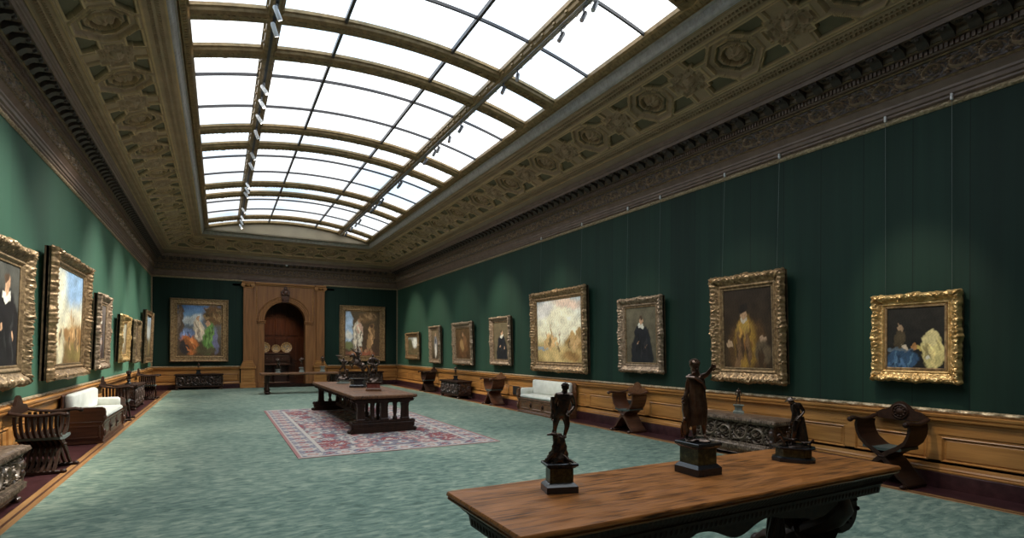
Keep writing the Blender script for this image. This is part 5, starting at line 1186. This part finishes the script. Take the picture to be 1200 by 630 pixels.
#bt = MB(); bt.tube([(-.02, -.02, .355), (-.05, -.03, .365), (-.08, -.035, .36)], [.014, .010, .005], 7); bt.tube([(.02, -.03, .23), (.06, -.05, .205), (.085, -.06, .192)], [.012, .009, .005], 7); bt.tube([(-.03, -.03, .25), (-.07, -.04, .21), (-.08, -.05, .192)], [.014, .011, .006], 7); bt.build('tree_root', M_bronze, t)
dr = MB(); P = np.zeros((12, 17, 3))
for i in range(12):
    z = .595-.155*i/11; 
    for j in range(17): a = 2*PI*j/16; P[i, j] = (-.040+.004*i/4+(.010+.012*math.sin(PI*(i+2)/14)+.003*math.sin(a*4+i*.8))*math.cos(a), .014+(.012+.014*math.sin(PI*(i+2)/14)+.004*math.sin(a*3+i*.7))*math.sin(a), z)
dr.grid(P); dr.build('lion_skin', M_bronze, FIG[t.name]); hair(t, (.035, -.008, .655), .024, M_bronze, 3)
# --- bearded robed man with raised arm
J2 = {'pel': (0.000, 0.000, 0.521, 0.050), 'waist': (-0.006, 0.000, 0.590, 0.045), 'chest': (-0.018, 0.000, 0.660, 0.055), 'neck': (-0.021, -0.010, 0.729, 0.024), 'head': (-0.027, -0.012, 0.775, 0.033), 'crown': (-0.027, -0.010, 0.800, 0.030), 'shL': (-0.062, 0.000, 0.698, 0.028), 'elL': (-0.075, 0.010, 0.615, 0.020), 'wrL': (-0.088, -0.015, 0.552, 0.014), 'haL': (-0.094, -0.020, 0.533, 0.013), 'shR': (0.024, 0.000, 0.704, 0.026), 'elR': (0.062, -0.020, 0.723, 0.018), 'wrR': (0.083, -0.030, 0.760, 0.013), 'haR': (0.094, -0.035, 0.772, 0.011), 'hipL': (-0.027, 0.000, 0.495, 0.040), 'knL': (-0.029, -0.020, 0.382, 0.026), 'anL': (-0.027, 0.000, 0.280, 0.014), 'toL': (-0.029, -0.040, 0.262, 0.011), 'hipR': (0.021, 0.000, 0.495, 0.038), 'knR': (0.036, -0.010, 0.382, 0.025), 'anR': (0.041, 0.010, 0.284, 0.013), 'toR': (0.050, -0.030, 0.265, 0.011)}
x, y = 3.08, 2.81; t = thing('bronze_statuette', 'tall bronze bearded robed man with raised arm on marble plinth, centre of near table', 'statuette', (x, y, NZ+.0135), facing(x, y), 'bronze statuettes on the near table')
plinth(t, .232, .232, .232, M_green_marble, .80)
rock(t, [(0, 0, .085, .075, .232), (0, 0, .088, .078, .242), (0, 0, .078, .068, .252), (0, 0, .06, .05, .262)], M_bronze, 4)
human(t, J2, 1.25, M_bronze_brown, extra=[('beard1', ((-.018, -.040, .742, .014), 'neck'))])
rb = MB(); P = np.zeros((20, 49, 3))
for i in range(20):
    q = i/19; z = .715-.36*q; cx = np.interp(q, [0, .3, .7, 1], [-.018, -.008, -.005, -.012]); rx = np.interp(q, [0, .1, .3, .6, 1], [.030, .056, .055, .062, .068]); ry = np.interp(q, [0, .1, .3, .7, 1], [.028, .048, .047, .052, .055])
    for j in range(49): a = 2*PI*j/48; w_ = 1+.07*math.sin(a*7+q*3)+.05*math.sin(a*12-q*5); P[i, j] = (cx+rx*w_*math.cos(a), .004+ry*w_*math.sin(a), z-.03*max(0, -math.cos(a))*q)
rb.grid(P); rb.tube([(-.075, 0, .70), (-.02, -.05, .70), (.03, -.045, .66), (.05, 0, .62)], [.02, .022, .018, .012], 8, flat=(1, .6)); rb.tube([(-.09, 0, .56), (-.085, -.01, .46), (-.075, 0, .36)], [.02, .03, .022], 8, flat=(1, 1.3)); rb.build('robe', M_bronze_brown, FIG[t.name])
hair(t, (-.027, -.012, .785), .036, M_bronze_brown, 5, 60, beard=(-.018, -.042, .745))
an = {'b0': (-.085, .0, .275, .022), 'b1': (-.09, .0, .32, .030), 'b2': (-.088, -.005, .36, .024), 'nk': (-.092, -.02, .385, .016), 'hd': (-.094, -.035, .40, .018), 'bk': (-.096, -.055, .395, .006), 'tl': (-.075, .03, .26, .010), 'w1': (-.11, .01, .34, .012), 'w2': (-.115, .015, .28, .008)}
skin('eagle', an, [('b0', 'b1'), ('b1', 'b2'), ('b2', 'nk'), ('nk', 'hd'), ('hd', 'bk'), ('b0', 'tl'), ('b2', 'w1'), ('w1', 'w2')], M_bronze_brown, t, root='b1')
wg = MB()
for k in range(7): wg.tube([(-.105, -.02+.008*k, .37-.008*k), (-.118, -.018+.009*k, .31-.01*k), (-.10, -.01+.01*k, .255)], [.008, .007, .004], 5)
wg.build('wing_feathers', M_bronze_brown, t)
# --- stooping figure over a dog on round base
J3 = {'pel': (0.034, 0.000, 0.345, 0.034), 'waist': (0.022, 0.000, 0.394, 0.028), 'chest': (0.015, 0.000, 0.436, 0.036), 'neck': (-0.003, -0.010, 0.466, 0.016), 'head': (-0.019, -0.022, 0.480, 0.021), 'crown': (-0.022, -0.020, 0.492, 0.019), 'shL': (-0.012, -0.030, 0.450, 0.018), 'elL': (0.000, -0.055, 0.387, 0.013), 'wrL': (-0.009, -0.065, 0.324, 0.010), 'haL': (-0.014, -0.066, 0.306, 0.010), 'shR': (0.044, 0.020, 0.457, 0.020), 'elR': (0.076, 0.020, 0.401, 0.014), 'wrR': (0.045, -0.035, 0.359, 0.010), 'haR': (0.030, -0.050, 0.345, 0.010), 'hipL': (0.019, -0.020, 0.331, 0.028), 'knL': (0.006, -0.050, 0.240, 0.021), 'anL': (-0.006, -0.030, 0.150, 0.012), 'toL': (-0.019, -0.060, 0.128, 0.010), 'hipR': (0.050, 0.020, 0.331, 0.028), 'knR': (0.062, 0.000, 0.233, 0.021), 'anR': (0.068, 0.020, 0.149, 0.012), 'toR': (0.081, -0.010, 0.128, 0.010), 'look': (-.8, -.6)}
x, y = 4.13, 2.77; t = thing('bronze_statuette', 'bronze stooping hatted figure over crouching animals on low round plinth, right end of near table', 'statuette', (x, y, NZ+.0135), facing(x, y), 'bronze statuettes on the near table')
plinth(t, .315, .235, .118, M_green_marble, .0, cut=.06)
rock(t, [(0.01, 0, .12, .085, .117), (0.01, 0, .118, .082, .126), (0.02, 0, .07, .05, .140)], M_bronze, 6)
human(t, J3, .95)
h_ = MB(); h_.lathe([(.0, .018), (.016, .016), (.024, .004), (.046, -.004), (.048, -.008), (.0, -.004)], (0, 0, 0), 16); h_.build('hat', M_bronze, FIG[t.name], xf=Matrix.Translation((-.026, -.022, .500))@Matrix.Rotation(-.35, 4, 'Y'))
dr = MB(); P = np.zeros((14, 25, 3))
for i in range(14):
    q = i/13; z = .36-.20*q
    for j in range(25): a = 2*PI*j/24; w_ = 1+.12*math.sin(a*5+q*4); P[i, j] = (.045+.012*q+(.030+.022*q)*w_*math.cos(a), .015+(.028+.02*q)*w_*math.sin(a), z)
dr.grid(P); dr.build('drapery', M_bronze, FIG[t.name])
def dog(parent, o, s, rz, m=M_bronze, name='dog', sit=False):
    J = {'rump': (.055, 0, .06, .022), 'mid': (0, 0, .058, .022), 'chest': (-.05, 0, .062, .027), 'neck': (-.078, 0, .085, .017), 'head': (-.098, 0, .105, .017), 'muz': (-.125, 0, .098, .009), 'earA': (-.092, .012, .125, .005), 'earB': (-.092, -.012, .125, .005), 'tail': (.085, 0, .07, .008), 'tail2': (.115, .01, .045, .004)}
    E = [('rump', 'mid'), ('mid', 'chest'), ('chest', 'neck'), ('neck', 'head'), ('head', 'muz'), ('head', 'earA'), ('head', 'earB'), ('rump', 'tail'), ('tail', 'tail2')]
    for k, sy in (('a', 1), ('b', -1)):
        J['fk'+k] = (-.055, .018*sy, .035, .010); J['ff'+k] = (-.06, .018*sy, .004, .006); J['ft'+k] = (-.075, .018*sy, .002, .006)
        J['hk'+k] = (.04, .022*sy, .045, .014); J['hh'+k] = (.068, .022*sy, .025, .007); J['hf'+k] = (.055, .022*sy, .003, .006); J['ht'+k] = (.04, .022*sy, .002, .006)
        E += [('chest', 'fk'+k), ('fk'+k, 'ff'+k), ('ff'+k, 'ft'+k), ('rump', 'hk'+k), ('hk'+k, 'hh'+k), ('hh'+k, 'hf'+k), ('hf'+k, 'ht'+k)]
    ca, sa = math.cos(rz), math.sin(rz)
    J = {k: (o[0]+s*(v[0]*ca-v[1]*sa), o[1]+s*(v[0]*sa+v[1]*ca), o[2]+s*v[2], v[3]*s) for k, v in J.items()}
    return skin(name, J, E, m, parent, root='mid')
dog(t, (-.03, -.05, .128), .75, .35); dog(t, (.095, -.03, .128), .45, 3.3)
bt = MB(); bt.tube([(-.12, -.03, .135), (-.10, -.035, .155), (-.075, -.04, .165), (-.05, -.045, .15), (-.045, -.04, .13)], [.006, .008, .009, .009, .007], 7); bt.tube([(-.03, 0, .14), (-.028, -.01, .20), (-.01, -.02, .26)], [.022, .02, .014], 8)
bt.tube([(-.025, -.01, .22), (-.05, -.03, .235)], [.01, .005], 6); bt.tube([(-.02, -.01, .25), (-.03, -.04, .27)], [.01, .005], 6); bt.build('gnarled_stump', M_bronze, t)

# generic smaller bronzes on the other furniture
def scale_pose(h, **ov):
    J = {'pel': (0, 0, .52, .062), 'waist': (0, 0, .60, .055), 'chest': (0, 0, .71, .075), 'neck': (0, 0, .82, .028), 'head': (0, -.01, .885, .047), 'crown': (0, -.01, .93, .042),
         'shL': (-.10, 0, .77, .036), 'elL': (-.15, .02, .64, .026), 'wrL': (-.14, -.03, .53, .019), 'haL': (-.135, -.04, .49, .019), 'shR': (.10, 0, .77, .036), 'elR': (.15, .02, .64, .026), 'wrR': (.14, -.03, .53, .019), 'haR': (.135, -.04, .49, .019),
         'hipL': (-.05, 0, .49, .045), 'knL': (-.06, -.02, .28, .030), 'anL': (-.06, .01, .05, .017), 'toL': (-.07, -.05, .02, .015), 'hipR': (.05, 0, .49, .045), 'knR': (.06, -.02, .28, .030), 'anR': (.07, .01, .05, .017), 'toR': (.09, -.05, .02, .015)}
    for k, v in ov.items():
        if k in J: J[k] = (*v, J[k][3])
    return J
def place(J, h, o): return {k: ((o[0]+v[0]*h, o[1]+v[1]*h, o[2]+v[2]*h, v[3]*h*1.22) if len(v) == 4 else v) for k, v in J.items()}
def horse(parent, o, s, rz, m=M_bronze):
    J = {'rump': (.16, 0, .38, .085), 'mid': (.02, 0, .42, .080), 'chest': (-.12, 0, .52, .088), 'nk': (-.17, 0, .66, .055), 'poll': (-.21, 0, .78, .040), 'head': (-.27, 0, .76, .034), 'muz': (-.33, 0, .69, .024), 'e1': (-.20, .02, .84, .010), 'e2': (-.20, -.02, .84, .010), 'tail': (.25, 0, .40, .03), 'tail2': (.30, 0, .28, .025), 'tail3': (.27, 0, .12, .012)}
    E = [('rump', 'mid'), ('mid', 'chest'), ('chest', 'nk'), ('nk', 'poll'), ('poll', 'head'), ('head', 'muz'), ('poll', 'e1'), ('poll', 'e2'), ('rump', 'tail'), ('tail', 'tail2'), ('tail2', 'tail3')]
    for k, sy in (('a', 1), ('b', -1)):
        J['fk'+k] = (-.24-.04*sy, .05*sy, .50+.03*sy, .030); J['fh'+k] = (-.30-.02*sy, .05*sy, .40+.03*sy, .018); J['ff'+k] = (-.25, .05*sy, .33+.03*sy, .018)
        J['hk'+k] = (.10, .06*sy, .26, .042); J['hh'+k] = (.18+.03*sy, .06*sy, .15, .020); J['hf'+k] = (.13+.04*sy, .06*sy, .02, .018)
        E += [('chest', 'fk'+k), ('fk'+k, 'fh'+k), ('fh'+k, 'ff'+k), ('rump', 'hk'+k), ('hk'+k, 'hh'+k), ('hh'+k, 'hf'+k)]
    ca, sa = math.cos(rz), math.sin(rz); J = {k: (o[0]+s*(v[0]*ca-v[1]*sa), o[1]+s*(v[0]*sa+v[1]*ca), o[2]+s*v[2], v[3]*s*1.25) for k, v in J.items()}
    return skin('horse', J, E, m, parent, root='mid')
# three on the middle table
x, y = 2.98, 15.15; t = thing('bronze_statuette', 'bronze lunging figure with arm raised back, left of the three on the middle table', 'statuette', (x, y, MZ+.0265), facing(x, y), 'bronze statuettes on the middle table')
plinth(t, .36, .24, .12, M_greystone, 0, cap=M_black, foot=M_greystone, cut=.05); rock(t, [(0, 0, .15, .09, .12), (0, 0, .14, .085, .15), (.02, 0, .10, .06, .20), (.03, 0, .07, .05, .26)], M_bronze, 8)
human(t, place(scale_pose(1, elR=(.20, 0, .72), wrR=(.14, -.08, .62), haR=(.10, -.10, .60), elL=(-.22, 0, .84), wrL=(-.26, 0, .97), haL=(-.24, 0, 1.02), knL=(-.16, -.03, .34), anL=(-.20, .03, .12), toL=(-.27, 0, .09)), .56, (0, 0, .19)), .9)
wp = MB(); wp.tube([(-.20, 0, .765), (-.02, .0, .745)], .008, 6); wp.build('club', M_bronze, t)
human(t, place(scale_pose(1, chest=(.02, -.05, .62), neck=(.02, -.10, .68), head=(.02, -.13, .72), crown=(.02, -.15, .75)), .30, (.09, -.05, .16)), .6, name='crouching_figure', fingers=False)
x, y = 3.0, 13.45; t = thing('bronze_statuette', 'tallest bronze of a rearing horse group on dark plinth, middle of the middle table', 'statuette', (x, y, MZ+.0265), facing(x, y), 'bronze statuettes on the middle table')
plinth(t, .42, .30, .22, M_black, 0, cut=.08)
horse(t, (.03, 0, .24), .72, .25)
human(t, place(scale_pose(1, elL=(-.20, -.02, .80), wrL=(-.28, -.03, .90), haL=(-.31, -.03, .92), elR=(.17, -.05, .68), wrR=(.10, -.12, .60), haR=(.06, -.13, .58), knL=(-.12, -.10, .36), anL=(-.13, -.02, .18), toL=(-.17, -.07, .16), knR=(.12, -.10, .36), anR=(.14, -.02, .18), toR=(.16, -.08, .16)), .52, (-.01, 0, .47)), .8, name='rider')
x, y = 3.05, 12.15; t = thing('bronze_statuette', 'bronze of entwined figures on red stone plinth, nearest on the middle table', 'statuette', (x, y, MZ+.0265), facing(x, y), 'bronze statuettes on the middle table')
plinth(t, .34, .24, .20, M_redmarble, 0, cap=M_bronze, foot=M_mahog_warm); rock(t, [(0, 0, .13, .09, .20), (0, 0, .12, .08, .23), (0, 0, .10, .06, .28)], M_bronze, 9)
human(t, place(scale_pose(1, elR=(.22, 0, .70), wrR=(.24, -.06, .58), haR=(.18, -.08, .56), elL=(-.18, -.06, .62), wrL=(-.05, -.14, .58), haL=(.0, -.15, .58), knL=(-.11, -.06, .30), anL=(-.14, .02, .08), toL=(-.18, -.03, .05), knR=(.11, -.06, .30), anR=(.16, .02, .08), toR=(.20, -.03, .05)), .62, (-.02, .02, .24)), .9)
human(t, place(scale_pose(1, chest=(.0, -.06, .64), neck=(-.10, -.08, .70), head=(-.16, -.10, .72), crown=(-.20, -.10, .74), knL=(-.18, -.1, .42), anL=(-.30, -.05, .30), toL=(-.36, -.05, .26), elR=(.15, -.1, .72), wrR=(.12, -.10, .84), haR=(.10, -.10, .88)), .42, (.05, -.07, .28)), .7, name='carried_figure', fingers=False)
# three on the far table
def small_bronze(x, y, z, h, ph, label, grp, base, J, pw=.17, m=M_bronze):
    t = thing('bronze_statuette', label, 'statuette', (x, y, z), facing(x, y), grp)
    plinth(t, pw, pw*.8, ph, base, 0, cap=base, foot=base); human(t, place(J, h, (0, 0, ph)), h*1.6, m, fingers=h > .4, lev=1); return t
small_bronze(2.0, 22.78, .8245, .50, .12, 'bronze dancing figure on round foot, left of the three on the far table', 'bronze statuettes on the far table', M_greystone, scale_pose(1, elL=(-.20, -.05, .74), wrL=(-.14, -.08, .84), haL=(-.10, -.08, .86), knR=(.14, -.08, .30), anR=(.16, .05, .16), toR=(.2, .0, .10), pel=(.02, 0, .52)), .20)
small_bronze(2.86, 22.78, .8245, .44, .20, 'bronze figure with bent arms on pale block, middle of the far table', 'bronze statuettes on the far table', M_greystone, scale_pose(1, elR=(.24, -.02, .74), wrR=(.28, -.06, .86), haR=(.24, -.08, .88), elL=(-.2, -.04, .66), wrL=(-.1, -.1, .62), haL=(-.06, -.1, .62)), .19)
small_bronze(3.66, 22.78, .8245, .46, .24, 'small dark bronze standing on tall green block, right end of the far table', 'bronze statuettes on the far table', M_greystone, scale_pose(1), .20)
# statuettes on the chests
small_bronze(7.72, 6.17, .668, .30, .145, 'thin small bronze figure on grey stone block, on the gilt carved chest at right', 'bronze statuettes on the chests', M_greystone, scale_pose(1, knL=(-.09, -.03, .28), anL=(-.12, 0, .05), toL=(-.14, -.05, .02)), .17)
small_bronze(7.70, 18.55, .62, .38, .16, 'small dark bronze figure on the black carved chest at right', 'bronze statuettes on the chests', M_black, scale_pose(1), .20)
small_bronze(-.80, 26.74, .674, .32, .18, 'tiny dark bronze on the low walnut chest of the end wall', 'bronze statuettes on the chests', M_black, scale_pose(1), .20)
# bust on left chest
x, y = -2.30, 18.9; t = thing('bronze_bust', 'small dark bronze head on a turned foot, on the left clawed chest', 'bust', (x, y, .70), facing(x, y))
MB().lathe([(.10, 0), (.10, .03), (.06, .05), (.035, .08), (.05, .12), (.035, .15)], k=14).build('turned_foot', M_black, t)
skin('head', {'sh1': (-.08, 0, .18, .035), 'c': (0, 0, .17, .055), 'sh2': (.08, 0, .18, .035), 'nk': (0, 0, .24, .035), 'hd': (0, -.01, .31, .058), 'cr': (0, -.01, .35, .052), 'ns': (0, -.068, .305, .010), 'ch': (0, -.045, .27, .022)}, [('c', 'sh1'), ('c', 'sh2'), ('c', 'nk'), ('nk', 'hd'), ('hd', 'cr'), ('hd', 'ns'), ('hd', 'ch')], M_bronze, t, root='c')
hair(t, (0, -.01, .325), .06, M_bronze, 11)

# ------------------------------------------------------------------ cabinet with plates in the room beyond the arch
t = thing('sideboard', 'dark tall walnut sideboard in the room beyond the arch', 'cabinet', (2.05, 29.75, 0))
b = MB(); b.box(-1.15, 1.15, -.28, .28, 1.50, 1.57, .02); b.box(-1.10, 1.10, -.24, .28, 1.08, 1.50); b.box(-1.12, 1.12, -.27, .28, .94, 1.02, .015); b.box(-1.12, 1.12, -.27, .28, 0, .10, .02); b.box(-1.10, 1.10, .2, .28, .1, .94); b.box(-1.1, 1.1, -.24, .28, 1.0, 1.1)
b.build('carcass', M_mahog, t, False)
for k in range(3): q = MB(); q.box(-1.02+k*.70, -.42+k*.70, -.262, -.24, 1.14, 1.44, .01); dw = q.build('drawer', M_mahog, t, False); MB().ball((-.67+k*.7, -.275, 1.29), .022, 6).build('knob', M_gilt_dull, dw)
for x in (-1.02, -.34, .34, 1.02):
    for yy in (-.2,): MB().lathe([(.05, .1), (.05, .16), (.03, .2), (.055, .34), (.06, .46), (.03, .6), (.045, .7), (.05, .94)], (x, yy, 0), 12).build('turned_leg', M_walnut_z, t)
for (x, r, k) in ((1.98, .275, 'large painted plate half hidden by the arch jamb, left of three'), (2.51, .215, 'smallest painted plate in the middle of three'), (3.00, .275, 'large painted plate at the right of three on the sideboard')):
    t = thing('painted_plate', k, 'plate', (x, 29.70, 1.572), 0, 'painted plates on the sideboard', rx=-.14); n = 48; pr = [(0, .018), (.35, .018), (.55, .012), (.62, .0), (.80, -.012), (.97, -.022), (1, -.018), (.97, -.012), (.60, .012), (0, .028)]
    P = np.zeros((len(pr), n+1, 3)); col = np.zeros((len(pr), n+1, 3))
    # more rings for paint
    rr = np.linspace(0, 1, 24); P = np.zeros((24, n+1, 3)); col = np.zeros((24, n+1, 3))
    for i, q in enumerate(rr):
        dep = np.interp(q, [p[0] for p in pr[:6]], [p[1] for p in pr[:6]])
        for j in range(n+1):
            a = 2*PI*j/n; P[i, j] = (q*r*math.cos(a), dep, r+q*r*math.sin(a)); c = np.array((.62, .52, .30))
            if .62 < q < .70 or q > .95: c = np.array((.25, .18, .10))
            elif q >= .70 and math.sin(a*12+q*8) > .3: c = np.array((.45, .28, .10))
            elif q < .5 and math.sin(a*3+q*9+x*5) > .25: c = np.array((.22, .22, .20))
            elif q < .5: c = np.array((.55, .42, .18))
            col[i, j] = c
    mb = MB().grid(P, col); P2 = P.copy(); P2[..., 1] += .012; mb.grid(P2, col); mb.build('dish', M_plate, t)

# ================================================================== THE ROOM'S LAMPS
def spot(x, y, z, tx, ty, tz, e, ang=40, blend=.8, size=.05, col=(1, .86, .66)):
    l = bpy.data.lights.new('spot_lamp', 'SPOT'); l.energy = e; l.spot_size = math.radians(ang); l.spot_blend = blend; l.color = col; l.shadow_soft_size = size
    o = bpy.data.objects.new('spot_lamp', l); C.objects.link(o); o.location = (x, y, z)
    o.rotation_euler = (Vector((tx, ty, tz))-Vector((x, y, z))).to_track_quat('-Z', 'Y').to_euler()
ZT = 6.68
for yy, zc, a in ((3.66, 2.0, 24), (6.2, 2.2, 28), (8.8, 2.1, 26), (12.0, 2.3, 34), (15.4, 2.1, 26), (18.4, 2.1, 28), (21.3, 2.1, 26), (24.3, 2.0, 30)):
    spot(4.78, min(yy+.4, 24.5), ZT, XR-.1, yy, zc, SPOT_R*(2.0 if yy > 14 else 1), a*(1.6 if yy > 14 else 1))
for yy, zc, a in ((9.2, 2.2, 34), (12.5, 2.4, 40), (15.7, 2.3, 32), (19.0, 2.3, 32), (21.6, 2.3, 30), (24.9, 2.4, 36)):
    spot(.74, min(yy+.4, 24.5), ZT, XL+.1, yy, zc, SPOT_L, a*1.6, 1.0, col=(1, .94, .82))
spot(.74, 22.9, ZT, -.77, YD-.1, 2.4, SPOT_E*2.2, 26); spot(4.78, 22.7, ZT, 6.26, YD-.1, 2.4, SPOT_E*2.2, 26)
spot(2.7, 28.6, 4.4, 2.5, 29.8, 1.6, 110, 80, col=(1, .66, .40)); spot(4.3, 28.4, 3.6, 4.7, 28.9, 2.4, 25, 60, col=(1, .6, .25))
